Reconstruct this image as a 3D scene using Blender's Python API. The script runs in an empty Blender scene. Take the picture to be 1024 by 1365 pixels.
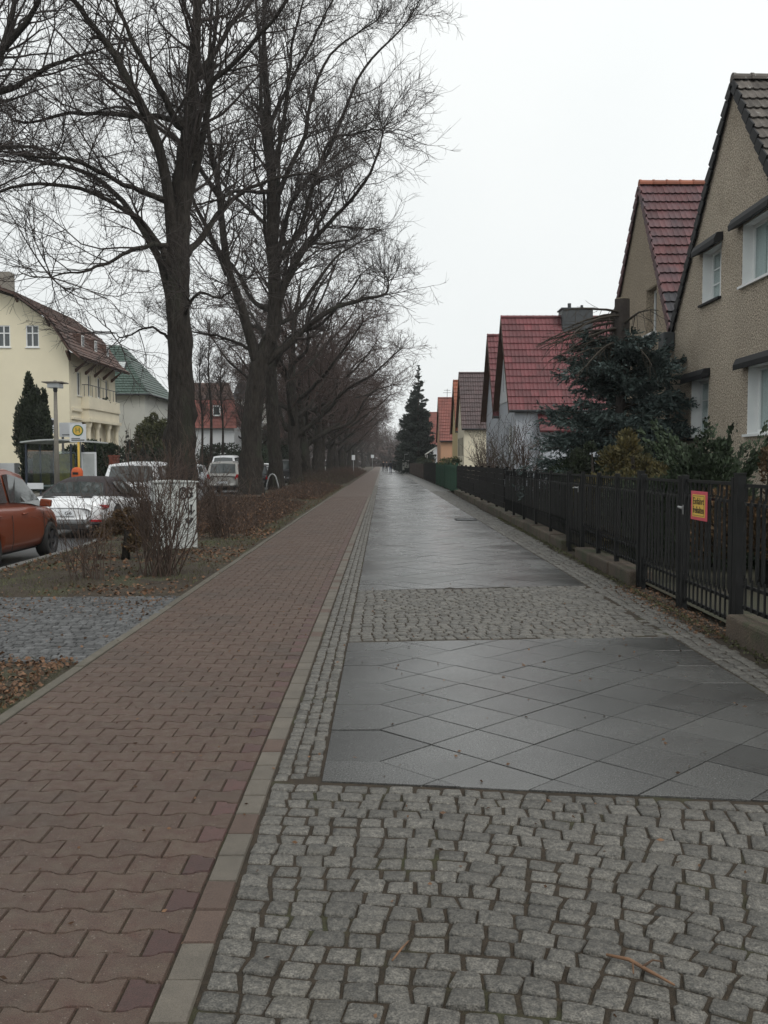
import bpy, math, random
import numpy as np
from mathutils import Vector, Matrix
from mathutils.geometry import tessellate_polygon

C = bpy.context.scene.collection
SC = bpy.context.scene
R = math.radians
random.seed(7)
rng = np.random.default_rng(11)

# ---------------------------------------------------------------- camera, sky, sun, exposure
cam_d = bpy.data.cameras.new('camera')
cam = bpy.data.objects.new('camera', cam_d); C.objects.link(cam)
cam.location = (0, 0, 1.55)
cam.rotation_euler = (R(90 - 3.07), 0, R(-0.09))
cam_d.sensor_fit = 'VERTICAL'; cam_d.sensor_height = 24.0; cam_d.lens = 24.0 * 1240 / 1365
cam_d.clip_start = 0.05; cam_d.clip_end = 3000
SC.camera = cam

SUN_EL, SUN_AZ = 50.0, 140.0       # veiled sun high up, to the right and behind
W = bpy.data.worlds.new('World'); SC.world = W; W.use_nodes = True
nt = W.node_tree; nt.nodes.clear()
def N(t, **kw):
    n = nt.nodes.new(t)
    for k, v in kw.items(): setattr(n, k, v)
    return n
out = N('ShaderNodeOutputWorld'); bg = N('ShaderNodeBackground')
sky = N('ShaderNodeTexSky', sky_type='NISHITA', sun_disc=False, sun_elevation=R(SUN_EL), sun_rotation=R(SUN_AZ))
hs = N('ShaderNodeHueSaturation'); hs.inputs['Saturation'].default_value = 0.25
tc = N('ShaderNodeTexCoord')
ns = N('ShaderNodeTexNoise'); ns.inputs['Scale'].default_value = 1.6; ns.inputs['Detail'].default_value = 5
rp = N('ShaderNodeValToRGB')
rp.color_ramp.elements[0].position = 0.3; rp.color_ramp.elements[0].color = (6.6, 6.95, 7.0, 1)
rp.color_ramp.elements[1].position = 0.7; rp.color_ramp.elements[1].color = (7.4, 7.6, 7.55, 1)
dt = N('ShaderNodeVectorMath', operation='DOT_PRODUCT')
dt.inputs[1].default_value = (math.cos(R(SUN_EL)) * math.sin(R(SUN_AZ)), math.cos(R(SUN_EL)) * math.cos(R(SUN_AZ)), math.sin(R(SUN_EL)))
mr = N('ShaderNodeMapRange'); mr.inputs[1].default_value = -0.75; mr.inputs[2].default_value = 0.45
mr.inputs[3].default_value = 0.80; mr.inputs[4].default_value = 1.08
mul = N('ShaderNodeMix', data_type='RGBA', blend_type='MULTIPLY'); mul.inputs[0].default_value = 1
mix = N('ShaderNodeMix', data_type='RGBA'); mix.inputs[0].default_value = 0.94
L = nt.links.new
L(sky.outputs[0], hs.inputs['Color']); L(tc.outputs['Generated'], ns.inputs['Vector']); L(ns.outputs['Fac'], rp.inputs['Fac'])
L(tc.outputs['Generated'], dt.inputs[0]); L(dt.outputs['Value'], mr.inputs[0])
L(rp.outputs['Color'], mul.inputs[6]); L(mr.outputs[0], mul.inputs[7])
L(hs.outputs['Color'], mix.inputs[6]); L(mul.outputs[2], mix.inputs[7])
L(mix.outputs[2], bg.inputs['Color']); bg.inputs['Strength'].default_value = 0.1
L(bg.outputs[0], out.inputs[0])

sun_d = bpy.data.lights.new('sun', 'SUN'); sun_d.energy = 1.0; sun_d.angle = R(28); sun_d.color = (1, 0.97, 0.93)
sun = bpy.data.objects.new('sun', sun_d); C.objects.link(sun); sun.location = (0, 0, 60)
sun.rotation_euler = (R(90 - SUN_EL), 0, R(180 - SUN_AZ))
SC.view_settings.view_transform = 'Standard'; SC.view_settings.look = 'None'
SC.view_settings.gamma = 1; SC.view_settings.use_curve_mapping = False
SC.view_settings.exposure = 0.54
SC.cycles.max_bounces = 6; SC.cycles.transparent_max_bounces = 12

# ---------------------------------------------------------------- materials
MATS = {}
def pmat(name, c1, c2=None, scale=4.0, rough=0.85, bump=0.0, bscale=60.0, spec=0.4, rnd=0.0, speck=0.0, sscale=300.0,
         metal=0.0, rough2=None, c3=None, s3=0.5, t3=(0.55, 0.7), coat=0.0, bdist=0.01, stretch=None, fleck=None, fscale=110.0, fthr=0.66):
    m = bpy.data.materials.new(name); m.use_nodes = True
    t = m.node_tree; b = t.nodes['Principled BSDF']; l = t.links.new
    b.inputs['Roughness'].default_value = rough; b.inputs['Metallic'].default_value = metal
    b.inputs['Specular IOR Level'].default_value = spec
    if coat: b.inputs['Coat Weight'].default_value = coat; b.inputs['Coat Roughness'].default_value = 0.05
    g = t.nodes.new('ShaderNodeNewGeometry'); vec = g.outputs['Position']
    if stretch:
        vm = t.nodes.new('ShaderNodeVectorMath'); vm.operation = 'MULTIPLY'; vm.inputs[1].default_value = stretch
        l(vec, vm.inputs[0]); vec = vm.outputs[0]
    def noise(s, d=6.0, r=0.6):
        n = t.nodes.new('ShaderNodeTexNoise'); n.inputs['Scale'].default_value = s
        n.inputs['Detail'].default_value = d; n.inputs['Roughness'].default_value = r
        l(vec, n.inputs['Vector']); return n.outputs['Fac']
    def remap(v, a, bb, c, d):
        n = t.nodes.new('ShaderNodeMapRange'); l(v, n.inputs[0])
        for i, q in enumerate((a, bb, c, d)): n.inputs[i + 1].default_value = q
        return n.outputs[0]
    def mixc(f, a, bb, blend='MIX'):
        n = t.nodes.new('ShaderNodeMix'); n.data_type = 'RGBA'; n.blend_type = blend
        for sock, q in ((0, f), (6, a), (7, bb)):
            if isinstance(q, (tuple, float, int)):
                n.inputs[sock].default_value = q if sock == 0 else (*q[:3], 1)
            else: l(q, n.inputs[sock])
        return n.outputs[2]
    col = c1
    if c2 is not None:
        f = remap(noise(scale), 0.3, 0.7, 0, 1); col = mixc(f, c1, c2)
        if rough2 is not None: l(remap(noise(scale * 0.7, 4), 0.35, 0.65, rough, rough2), b.inputs['Roughness'])
    if c3 is not None:
        col = mixc(remap(noise(s3, 7, 0.65), t3[0], t3[1], 0, 1), col, c3)
    if speck:
        v = remap(noise(sscale, 2, 0.5), 0.32, 0.68, 1 - speck, 1 + speck); col = mixc(1.0, col, v, 'MULTIPLY')
    if fleck is not None:
        col = mixc(remap(noise(fscale, 1.5, 0.5), fthr, fthr + .05, 0, 1), col, fleck)
    if rnd:
        oi = t.nodes.new('ShaderNodeObjectInfo'); ad = t.nodes.new('ShaderNodeMath'); ad.operation = 'ADD'
        l(oi.outputs['Random'], ad.inputs[0]); l(g.outputs['Random Per Island'], ad.inputs[1])
        fr = t.nodes.new('ShaderNodeMath'); fr.operation = 'FRACT'; l(ad.outputs[0], fr.inputs[0])
        col = mixc(1.0, col, remap(fr.outputs[0], 0, 1, 1 - rnd, 1 + rnd), 'MULTIPLY')
    if isinstance(col, tuple): b.inputs['Base Color'].default_value = (*col[:3], 1)
    else: l(col, b.inputs['Base Color'])
    if bump:
        bp = t.nodes.new('ShaderNodeBump'); bp.inputs['Strength'].default_value = bump; bp.inputs['Distance'].default_value = bdist
        l(noise(bscale, 4), bp.inputs['Height']); l(bp.outputs[0], b.inputs['Normal'])
    MATS[name] = m
    return m

def glassmat(name, tint=(0.75, 0.82, 0.82), clear=0.7):
    m = bpy.data.materials.new(name); m.use_nodes = True; t = m.node_tree; t.nodes.clear()
    o = t.nodes.new('ShaderNodeOutputMaterial'); gl = t.nodes.new('ShaderNodeBsdfGlossy'); gl.inputs['Roughness'].default_value = 0.02
    tr = t.nodes.new('ShaderNodeBsdfTransparent'); tr.inputs[0].default_value = (*[q * clear for q in tint], 1)
    fr = t.nodes.new('ShaderNodeLayerWeight'); pw = t.nodes.new('ShaderNodeMath'); pw.operation = 'POWER'; pw.inputs[1].default_value = 3.5
    ad = t.nodes.new('ShaderNodeMath'); ad.operation = 'ADD'; ad.inputs[1].default_value = 0.04; ad.use_clamp = True
    mx = t.nodes.new('ShaderNodeMixShader'); l = t.links.new
    l(fr.outputs['Facing'], pw.inputs[0]); l(pw.outputs[0], ad.inputs[0]); l(ad.outputs[0], mx.inputs[0]); l(tr.outputs[0], mx.inputs[1]); l(gl.outputs[0], mx.inputs[2]); l(mx.outputs[0], o.inputs[0])
    return m

M_paver = pmat('red_paver_concrete', (0.090, 0.067, 0.050), (0.068, 0.038, 0.030), scale=15, spec=0.3, rough=0.7, rough2=0.52, bump=0.6, bscale=160, rnd=0.09, speck=0.35, sscale=260, c3=(0.060, 0.045, 0.036), s3=0.9, t3=(0.5, 0.72), fleck=(0.22, 0.19, 0.16), fscale=95, fthr=0.70)
M_paver_deep = pmat('deep_red_paver', (0.080, 0.040, 0.035), (0.060, 0.034, 0.029), scale=21, rough=0.6, bump=0.5, bscale=220, rnd=0.25, speck=0.3)
M_edge_grey = pmat('grey_edge_paver', (0.118, 0.102, 0.082), (0.085, 0.074, 0.060), scale=8, rough=0.7, bump=0.4, bscale=200, rnd=0.12, speck=0.25)
M_edge_red = pmat('reddish_edge_paver', (0.090, 0.060, 0.046), (0.07, 0.046, 0.036), scale=8, rough=0.7, bump=0.4, bscale=200, rnd=0.15, speck=0.25)
M_edge_old = pmat('mossy_edging_concrete', (0.11, 0.095, 0.075), (0.07, 0.065, 0.05), scale=6, rough=0.85, bump=0.5, bscale=120, rnd=0.1, speck=0.2)
M_cobble = pmat('granite_cobble', (0.136, 0.126, 0.108), (0.042, 0.040, 0.035), scale=42, rough=0.6, rough2=0.42, bump=1.0, bscale=75, rnd=0.24, speck=0.55, sscale=170, c3=(0.085, 0.078, 0.064), s3=2.6, spec=0.5)
M_cobble_blue = pmat('bluish_cobble', (0.092, 0.093, 0.093), (0.048, 0.048, 0.048), scale=9, rough=0.6, bump=0.7, bscale=90, rnd=0.35, speck=0.45, sscale=170)
M_joint = pmat('mossy_joint_soil', (0.044, 0.031, 0.019), (0.021, 0.016, 0.010), scale=20, rough=0.95, bump=0.8, bscale=150, c3=(0.040, 0.044, 0.017), s3=2.2, speck=0.4)
M_dirtjoint = pmat('dark_joint_sand', (0.028, 0.023, 0.019), (0.02, 0.016, 0.013), scale=20, rough=0.95, bump=0.4)
M_slab = pmat('wet_dark_slab', (0.068, 0.068, 0.065), (0.046, 0.046, 0.044), scale=0.9, rough=0.15, rough2=0.34, bump=0.42, bscale=110, rnd=0.22, speck=0.5, sscale=120, fleck=(0.17, 0.17, 0.165), fscale=80, fthr=0.70, spec=0.5, c3=(0.040, 0.037, 0.034), s3=0.45, t3=(0.52, 0.66), bdist=0.004)
M_asphalt = pmat('asphalt', (0.05, 0.05, 0.052), (0.036, 0.036, 0.038), scale=0.6, rough=0.55, bump=0.5, bscale=120, speck=0.3)
M_kerb = pmat('kerb_granite', (0.17, 0.165, 0.155), (0.12, 0.118, 0.11), scale=5, rough=0.7, bump=0.4, speck=0.3)
M_soil = pmat('verge_soil', (0.046, 0.034, 0.021), (0.031, 0.022, 0.015), scale=1.5, rough=0.95, bump=1.0, bscale=35, bdist=0.03, c3=(0.046, 0.048, 0.022), s3=1.1, t3=(0.50, 0.64), speck=0.4, sscale=90)
M_garden = pmat('garden_soil', (0.045, 0.036, 0.024), (0.03, 0.034, 0.017), scale=0.8, rough=0.95, bump=0.8, bscale=30, bdist=0.03)
M_terrain = pmat('ground_earth', (0.05, 0.045, 0.03), (0.04, 0.048, 0.024), scale=0.1, rough=0.95)
M_leaf_litter = pmat('dead_leaves', (0.150, 0.080, 0.042), (0.075, 0.043, 0.026), scale=14, rough=0.8, rnd=0.5)
M_grassblade = pmat('winter_grass', (0.055, 0.064, 0.024), (0.075, 0.066, 0.034), scale=2.5, rough=0.8, rnd=0.4)
M_bark = pmat('lime_bark', (0.050, 0.043, 0.037), (0.015, 0.013, 0.011), scale=11, rough=0.95, bump=1.0, bscale=15, bdist=0.09, spec=0.15, stretch=(1, 1, 0.28), c3=(0.040, 0.043, 0.031), s3=1.2)
M_twig = pmat('lime_twig', (0.044, 0.035, 0.031), (0.034, 0.026, 0.023), scale=1.0, rough=0.85)
M_twig_red = pmat('reddish_twig', (0.068, 0.044, 0.037), (0.045, 0.03, 0.026), scale=0.5, rough=0.9)
M_twig_brown = pmat('shrub_twig', (0.074, 0.049, 0.036), (0.050, 0.034, 0.027), scale=4, rough=0.85, rnd=0.25)
M_spruce = pmat('blue_spruce_needle', (0.084, 0.114, 0.108), (0.028, 0.043, 0.036), scale=1.6, rough=0.75, rnd=0.45)
M_fir = pmat('dark_conifer_needle', (0.030, 0.042, 0.032), (0.019, 0.027, 0.022), scale=1.0, rough=0.8, rnd=0.4)
M_thuja = pmat('dark_thuja', (0.030, 0.040, 0.020), (0.018, 0.025, 0.014), scale=2.0, rough=0.8, rnd=0.45)
M_thuja_gold = pmat('golden_thuja', (0.090, 0.068, 0.021), (0.042, 0.042, 0.016), scale=3.5, rough=0.8, rnd=0.45)
M_thuja_rust = pmat('rusty_thuja', (0.105, 0.055, 0.024), (0.050, 0.038, 0.017), scale=3.5, rough=0.8, rnd=0.45)
M_juniper = pmat('juniper_green', (0.032, 0.048, 0.022), (0.020, 0.032, 0.016), scale=2.5, rough=0.8, rnd=0.45)
M_yellowgreen = pmat('yellow_green_leaf', (0.075, 0.075, 0.026), (0.04, 0.046, 0.018), scale=1.5, rough=0.8, rnd=0.4)
M_deadwood = pmat('dead_conifer_bough', (0.060, 0.050, 0.038), (0.040, 0.033, 0.026), scale=5, rough=0.9)
M_stumpbark = pmat('spruce_bark', (0.058, 0.048, 0.042), (0.036, 0.030, 0.027), scale=6, rough=0.95, bump=1.0, bscale=40, bdist=0.03)
M_cutwood = pmat('cut_wood', (0.20, 0.17, 0.12), (0.15, 0.125, 0.09), scale=9, rough=0.9)
M_fence = pmat('black_fence_paint', (0.006, 0.007, 0.007), (0.010, 0.010, 0.010), scale=5, rough=0.6, bump=0.2, spec=0.2)
M_fence_wood = pmat('black_stained_board', (0.007, 0.007, 0.007), (0.012, 0.011, 0.010), scale=3, rough=0.8, bump=0.5, bscale=50, rnd=0.3, spec=0.15)
M_fence_green = pmat('green_fence_paint', (0.012, 0.055, 0.030), (0.009, 0.040, 0.022), scale=3, rough=0.55)
M_fence_brown = pmat('brown_fence_wood', (0.060, 0.036, 0.025), (0.04, 0.026, 0.02), scale=2, rough=0.8, rnd=0.3)
M_lowwall = pmat('fence_base_stone', (0.085, 0.064, 0.046), (0.048, 0.037, 0.028), scale=4, rough=0.85, bump=0.8, bscale=50, bdist=0.02, rnd=0.15, c3=(0.040, 0.044, 0.022), s3=2.2, t3=(0.48, 0.62), speck=0.4, sscale=90)
M_steel = pmat('galvanised_steel', (0.36, 0.37, 0.37), (0.28, 0.28, 0.28), scale=8, rough=0.45, metal=0.8)
M_roughcast = pmat('tan_roughcast', (0.455, 0.388, 0.305), (0.375, 0.318, 0.250), scale=0.8, rough=0.95, bump=1.0, bscale=42, bdist=0.045, speck=0.72, sscale=33, c3=(0.285, 0.235, 0.175), s3=0.5)
M_roughcast_grey = pmat('greyish_roughcast', (0.36, 0.295, 0.22), (0.29, 0.24, 0.18), scale=0.8, rough=0.95, bump=1.0, bscale=38, bdist=0.05, speck=0.40, sscale=24)
M_tile_dark = pmat('lichened_dark_tile', (0.110, 0.095, 0.082), (0.070, 0.062, 0.056), scale=7, rough=0.85, bump=0.5, rnd=0.25, c3=(0.20, 0.195, 0.18), s3=9.0, t3=(0.60, 0.66))
M_tile_mixed = pmat('faded_red_black_tile', (0.122, 0.045, 0.045), (0.070, 0.046, 0.052), scale=1.8, rough=0.6, rnd=0.28, bump=0.2)
M_tile_black = pmat('black_valley_tile', (0.038, 0.036, 0.042), (0.03, 0.028, 0.03), scale=4, rough=0.6, rnd=0.3)
M_tile_red = pmat('wine_red_tile', (0.140, 0.034, 0.038), (0.098, 0.028, 0.031), scale=0.9, rough=0.55, rnd=0.25, c3=(0.075, 0.030, 0.030), s3=1.6, t3=(0.58, 0.75))
M_tile_brown = pmat('dark_brown_tile', (0.075, 0.045, 0.045), (0.055, 0.036, 0.036), scale=1.2, rough=0.5, rnd=0.14)
M_tile_orange = pmat('orange_tile', (0.27, 0.085, 0.040), (0.22, 0.07, 0.036), scale=1.2, rough=0.6, rnd=0.14)
M_tile_brick = pmat('brick_red_tile', (0.20, 0.060, 0.044), (0.15, 0.046, 0.036), scale=1.2, rough=0.55, rnd=0.14)
M_tile_rustbrown = pmat('rust_brown_tile', (0.105, 0.052, 0.036), (0.062, 0.040, 0.034), scale=0.9, rough=0.7, rnd=0.3)
M_tile_green = pmat('green_glazed_tile', (0.052, 0.084, 0.066), (0.040, 0.066, 0.053), scale=0.9, rough=0.45, rnd=0.14)
M_ridge = pmat('orange_ridge_tile', (0.26, 0.085, 0.045), (0.2, 0.068, 0.04), scale=4, rough=0.7, rnd=0.15)
M_black_trim = pmat('black_trim', (0.009, 0.009, 0.010), (0.015, 0.015, 0.016), scale=6, rough=0.6, spec=0.25)
M_gutter = pmat('dark_zinc', (0.055, 0.060, 0.064), (0.04, 0.043, 0.046), scale=4, rough=0.5, metal=0.3)
M_white = pmat('white_paint', (0.72, 0.73, 0.72), (0.64, 0.65, 0.65), scale=3, rough=0.5)
M_whitewall = pmat('white_render', (0.56, 0.57, 0.58), (0.49, 0.50, 0.51), scale=1, rough=0.9)
M_bluegrey = pmat('pale_blue_grey_render', (0.40, 0.42, 0.46), (0.36, 0.38, 0.41), scale=1, rough=0.9)
M_cream = pmat('cream_render', (0.72, 0.655, 0.49), (0.66, 0.60, 0.45), scale=0.5, rough=0.9, bump=0.2)
M_cream_pale = pmat('pale_cream_stucco', (0.72, 0.66, 0.51), (0.64, 0.58, 0.45), scale=0.8, rough=0.9)
M_yellowwall = pmat('yellow_render', (0.58, 0.46, 0.24), (0.52, 0.41, 0.22), scale=1, rough=0.9)
M_peach = pmat('peach_render', (0.50, 0.29, 0.18), (0.45, 0.26, 0.165), scale=1, rough=0.9)
M_greywall = pmat('grey_render', (0.56, 0.56, 0.51), (0.49, 0.49, 0.45), scale=0.7, rough=0.9)
M_board = pmat('brown_bargeboard', (0.095, 0.042, 0.024), (0.07, 0.032, 0.02), scale=3, rough=0.6)
M_brick = pmat('red_brick', (0.20, 0.055, 0.035), (0.16, 0.045, 0.03), scale=5, rough=0.85, rnd=0.2)
M_concrete = pmat('pale_concrete', (0.24, 0.22, 0.19), (0.18, 0.165, 0.14), scale=4, rough=0.85, speck=0.2)
M_box = pmat('utility_box_grey', (0.43, 0.45, 0.43), (0.37, 0.385, 0.37), scale=3, rough=0.6, c3=(0.30, 0.30, 0.27), s3=2.5, t3=(0.6, 0.75))
M_ink = pmat('black_spray_paint', (0.014, 0.014, 0.016), rough=0.6)
M_pane = pmat('dark_window_pane', (0.028, 0.034, 0.036), (0.05, 0.06, 0.062), scale=0.7, rough=0.06, spec=0.7)
M_curtain = pmat('net_curtain', (0.78, 0.81, 0.80), (0.62, 0.66, 0.65), scale=9, rough=0.9, stretch=(3, 3, 0.2))
M_glass = glassmat('window_glass', (0.9, 0.95, 0.95), 0.92)
M_glass_car = glassmat('car_glass', (0.62, 0.68, 0.66), 0.45)
M_carpane = pmat('car_window', (0.022, 0.028, 0.028), (0.05, 0.058, 0.056), scale=1.3, rough=0.05, spec=0.9)
M_glass_dark = glassmat('tinted_car_glass', (0.4, 0.43, 0.42), 0.3)
M_car_orange = pmat('copper_orange_paint', (0.205, 0.048, 0.020), (0.19, 0.044, 0.019), scale=0.6, rough=0.38, metal=0.3, coat=0.6)
M_car_white = pmat('white_car_paint', (0.70, 0.71, 0.72), rough=0.35, coat=0.7)
M_car_silver = pmat('silver_car_paint', (0.30, 0.29, 0.27), rough=0.35, metal=0.6, coat=0.6)
M_car_light = pmat('light_silver_car_paint', (0.55, 0.57, 0.59), rough=0.35, metal=0.4, coat=0.6)
M_car_black = pmat('black_car_paint', (0.011, 0.011, 0.012), rough=0.3, coat=0.8)
M_car_grey = pmat('dark_grey_car_paint', (0.06, 0.062, 0.066), rough=0.35, metal=0.4, coat=0.6)
M_softtop = pmat('dark_fabric_hood', (0.026, 0.020, 0.021), (0.034, 0.027, 0.028), scale=5, rough=0.85, bump=0.3)
M_tyre = pmat('tyre_rubber', (0.013, 0.013, 0.013), (0.02, 0.019, 0.018), scale=8, rough=0.85)
M_rim = pmat('alloy_rim', (0.42, 0.42, 0.43), rough=0.35, metal=0.8)
M_rim_dark = pmat('dark_alloy_rim', (0.10, 0.10, 0.105), rough=0.4, metal=0.8)
M_plastic = pmat('black_plastic', (0.015, 0.015, 0.015), (0.02, 0.02, 0.02), scale=6, rough=0.7)
M_redlamp = pmat('red_lamp_lens', (0.30, 0.010, 0.014), rough=0.15, coat=0.5)
M_clearlamp = pmat('clear_lamp_lens', (0.55, 0.57, 0.58), rough=0.12, coat=0.5)
M_yellow = pmat('sign_yellow', (0.66, 0.43, 0.075), (0.60, 0.39, 0.07), scale=8, rough=0.55)
M_pink = pmat('sign_pinkish_red', (0.55, 0.075, 0.105), (0.48, 0.065, 0.09), scale=8, rough=0.55)
M_signgreen = pmat('sign_green', (0.02, 0.13, 0.05), rough=0.5)
M_orangebin = pmat('bin_orange', (0.58, 0.10, 0.018), (0.50, 0.085, 0.016), scale=3, rough=0.5)
M_signwhite = pmat('sign_white', (0.66, 0.68, 0.70), (0.60, 0.62, 0.64), scale=2, rough=0.5)
M_bluesteel = pmat('dark_blue_steel', (0.018, 0.026, 0.042), rough=0.45)
M_poster = pmat('pale_poster', (0.46, 0.48, 0.47), (0.34, 0.36, 0.36), scale=2.5, rough=0.6)
M_posteryellow = pmat('yellow_poster', (0.36, 0.31, 0.05), (0.12, 0.12, 0.06), scale=3, rough=0.6)
M_skin = pmat('skin', (0.42, 0.26, 0.19), rough=0.6)
M_hair = pmat('dark_hair', (0.02, 0.014, 0.01), rough=0.6)
M_jacket = pmat('dark_jacket', (0.018, 0.018, 0.022), rough=0.85)
M_jacket2 = pmat('grey_jacket', (0.045, 0.045, 0.05), rough=0.85)
M_jeans = pmat('blue_jeans', (0.026, 0.036, 0.075), rough=0.85)
M_trousers = pmat('black_trousers', (0.015, 0.015, 0.017), rough=0.85)
M_shoe = pmat('dark_shoe', (0.02, 0.018, 0.016), rough=0.6)

# ---------------------------------------------------------------- helpers
ORG = {}
def link(name, me, mats, parent=None):
    o = bpy.data.objects.new(name, me); C.objects.link(o)
    for m in (mats if isinstance(mats, (list, tuple)) else [mats]):
        if m is not None: me.materials.append(m)
    if parent is not None: o.parent = parent
    return o
def np_mesh(name, V, F, mat=None, parent=None, smooth=False, midx=None):
    V = np.asarray(V, dtype=np.float32); F = np.asarray(F, dtype=np.int32)
    if parent is not None and parent.name in ORG: V = V - np.array(ORG[parent.name], dtype=np.float32)
    me = bpy.data.meshes.new(name); k = F.shape[1]
    me.vertices.add(len(V)); me.vertices.foreach_set('co', V.ravel())
    me.loops.add(F.size); me.loops.foreach_set('vertex_index', F.ravel())
    me.polygons.add(len(F)); me.polygons.foreach_set('loop_start', np.arange(len(F), dtype=np.int32) * k)
    if midx is not None: me.polygons.foreach_set('material_index', np.asarray(midx, dtype=np.int32))
    me.update(calc_edges=True)
    if smooth: me.polygons.foreach_set('use_smooth', np.ones(len(F), dtype=bool))
    return link(name, me, mat, parent)

class MB:
    """collects pieces in world coordinates and links them as one mesh object"""
    def __init__(s): s.v, s.f, s.m = [], [], []
    def add(s, vs, fs, mi=0):
        o = len(s.v); s.v += [tuple(v) for v in vs]; s.f += [tuple(i + o for i in f) for f in fs]; s.m += [mi] * len(fs); return s
    def box(s, x0, x1, y0, y1, z0, z1, mi=0, M=None):
        vs = [(x, y, z) for z in (z0, z1) for y in (y0, y1) for x in (x0, x1)]
        if M is not None: vs = [tuple(M @ Vector(v)) for v in vs]
        return s.add(vs, [(0, 2, 3, 1), (4, 5, 7, 6), (0, 1, 5, 4), (2, 6, 7, 3), (0, 4, 6, 2), (1, 3, 7, 5)], mi)
    def ext(s, poly, vec, mi=0, top_inset=None):
        n = len(poly); vec = Vector(vec); a = [Vector(p) for p in poly]; b = [p + vec for p in a]
        fs = [tuple(range(n))[::-1], tuple(range(n, 2 * n))] + [(i, (i + 1) % n, n + (i + 1) % n, n + i) for i in range(n)]
        return s.add(a + b, fs, mi)
    def holed(s, outer, holes, fn, vec, mi=0):
        """flat polygon with holes (2-D), mapped by fn to 3-D, thickened by vec"""
        loops = [outer] + holes; pts = [p for l in loops for p in l]; vec = Vector(vec)
        tris = tessellate_polygon([[Vector((p[0], p[1], 0)) for p in l] for l in loops])
        a = [Vector(fn(*p)) for p in pts]; n = len(a); b = [p + vec for p in a]
        fs = [tuple(t) for t in tris] + [tuple(q + n for q in t[::-1]) for t in tris]
        o = 0
        for l in loops:
            k = len(l); fs += [(o + i, o + (i + 1) % k, n + o + (i + 1) % k, n + o + i) for i in range(k)]; o += k
        return s.add(a + b, fs, mi)
    def tube(s, pts, rad, n=8, mi=0, cap=True):
        P = [Vector(p) for p in pts]; k = len(P)
        rad = rad if isinstance(rad, (list, tuple)) else [rad] * k
        T = [(P[min(i + 1, k - 1)] - P[max(i - 1, 0)]).normalized() for i in range(k)]
        ref = Vector((0, 0, 1)) if abs(T[0].z) < 0.9 else Vector((1, 0, 0))
        U = T[0].cross(ref).normalized(); vs = []
        for i in range(k):
            U = (U - T[i] * U.dot(T[i])).normalized(); Wv = T[i].cross(U)
            vs += [P[i] + (U * math.cos(2 * math.pi * j / n) + Wv * math.sin(2 * math.pi * j / n)) * rad[i] for j in range(n)]
        fs = [(i * n + j, i * n + (j + 1) % n, (i + 1) * n + (j + 1) % n, (i + 1) * n + j) for i in range(k - 1) for j in range(n)]
        if cap: fs += [tuple(range(n))[::-1], tuple(range((k - 1) * n, k * n))]
        return s.add(vs, fs, mi)
    def lathe(s, prof, n=16, M=None, mi=0):
        M = M or Matrix(); vs = []
        for r, z in prof: vs += [M @ Vector((r * math.cos(2 * math.pi * j / n), r * math.sin(2 * math.pi * j / n), z)) for j in range(n)]
        k = len(prof)
        fs = [(i * n + j, i * n + (j + 1) % n, (i + 1) * n + (j + 1) % n, (i + 1) * n + j) for i in range(k - 1) for j in range(n)]
        return s.add(vs, fs, mi)
    def build(s, name, mats, parent=None, smooth=False, local=False, bevel=0):
        o0 = Vector((0, 0, 0)) if (local or parent is None) else Vector(ORG.get(parent.name, (0, 0, 0)))
        me = bpy.data.meshes.new(name); me.from_pydata([tuple(Vector(v) - o0) for v in s.v], [], s.f)
        me.polygons.foreach_set('material_index', s.m)
        if smooth: me.polygons.foreach_set('use_smooth', [True] * len(s.f))
        me.update(); o = link(name, me, mats, parent)
        if bevel:
            b = o.modifiers.new('bevel', 'BEVEL'); b.width = bevel; b.segments = 2; b.limit_method = 'ANGLE'
        return o
def tag(o, label=None, cat=None, group=None, kind=None):
    if label: o['label'] = label
    if cat: o['category'] = cat
    if group: o['group'] = group
    if kind: o['kind'] = kind
    return o
def thing(name, label, cat, loc=(0, 0, 0), rz=0, group=None):
    o = bpy.data.objects.new(name, None); C.objects.link(o); o.location = loc; o.rotation_euler = (0, 0, rz)
    o.empty_display_size = 0.3; ORG[o.name] = tuple(loc)
    return tag(o, label, cat, group)
def struct(o): o['kind'] = 'structure'; return o
def stuff(o): o['kind'] = 'stuff'; return o
KIDS = {}
def copy_tree(o, parent=None, offset=None):
    c = o.copy(); C.objects.link(c)
    if parent is not None: c.parent = parent
    for ch in [q for q in bpy.data.objects if q.parent == o]: copy_tree(ch, c)
    return c
def in_view(x, y, z=0.0, m=0.03):
    if y < 0.5: return False
    p = R(3.07); zc = y * math.cos(p) + (1.55 - z) * math.sin(p); yc = (z - 1.55) * math.cos(p) + y * math.sin(p)
    return abs(x / zc) < 512 / 1240 + m and abs(yc / zc) < 682.5 / 1240 + m
def lerp(a, b, t): return a + (b - a) * t
# ---------------------------------------------------------------- ground, road, verge
def sheet(name, x0, x1, y0, y1, z, mat):
    return struct(MB().add([(x0, y0, z), (x1, y0, z), (x1, y1, z), (x0, y1, z)], [(0, 1, 2, 3)]).build(name, mat))
sheet('ground', -900, 900, -60, 1800, -0.16, M_terrain)
KERB = [(-12, -5.62), (17, -5.62), (22, -6.05), (27, -6.6), (420, -6.9)]
def kerb_x(y):
    for (a, xa), (b, xb) in zip(KERB, KERB[1:]):
        if y <= b: return lerp(xa, xb, max(0, (y - a) / (b - a)))
    return KERB[-1][1]
m = MB(); ys = [p[0] for p in KERB]
for a, b in zip(ys, ys[1:]): m.add([(-14, a, -0.10), (kerb_x(a), a, -0.10), (kerb_x(b), b, -0.10), (-14, b, -0.10)], [(0, 1, 2, 3)])
struct(m.build('road', M_asphalt))
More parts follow.
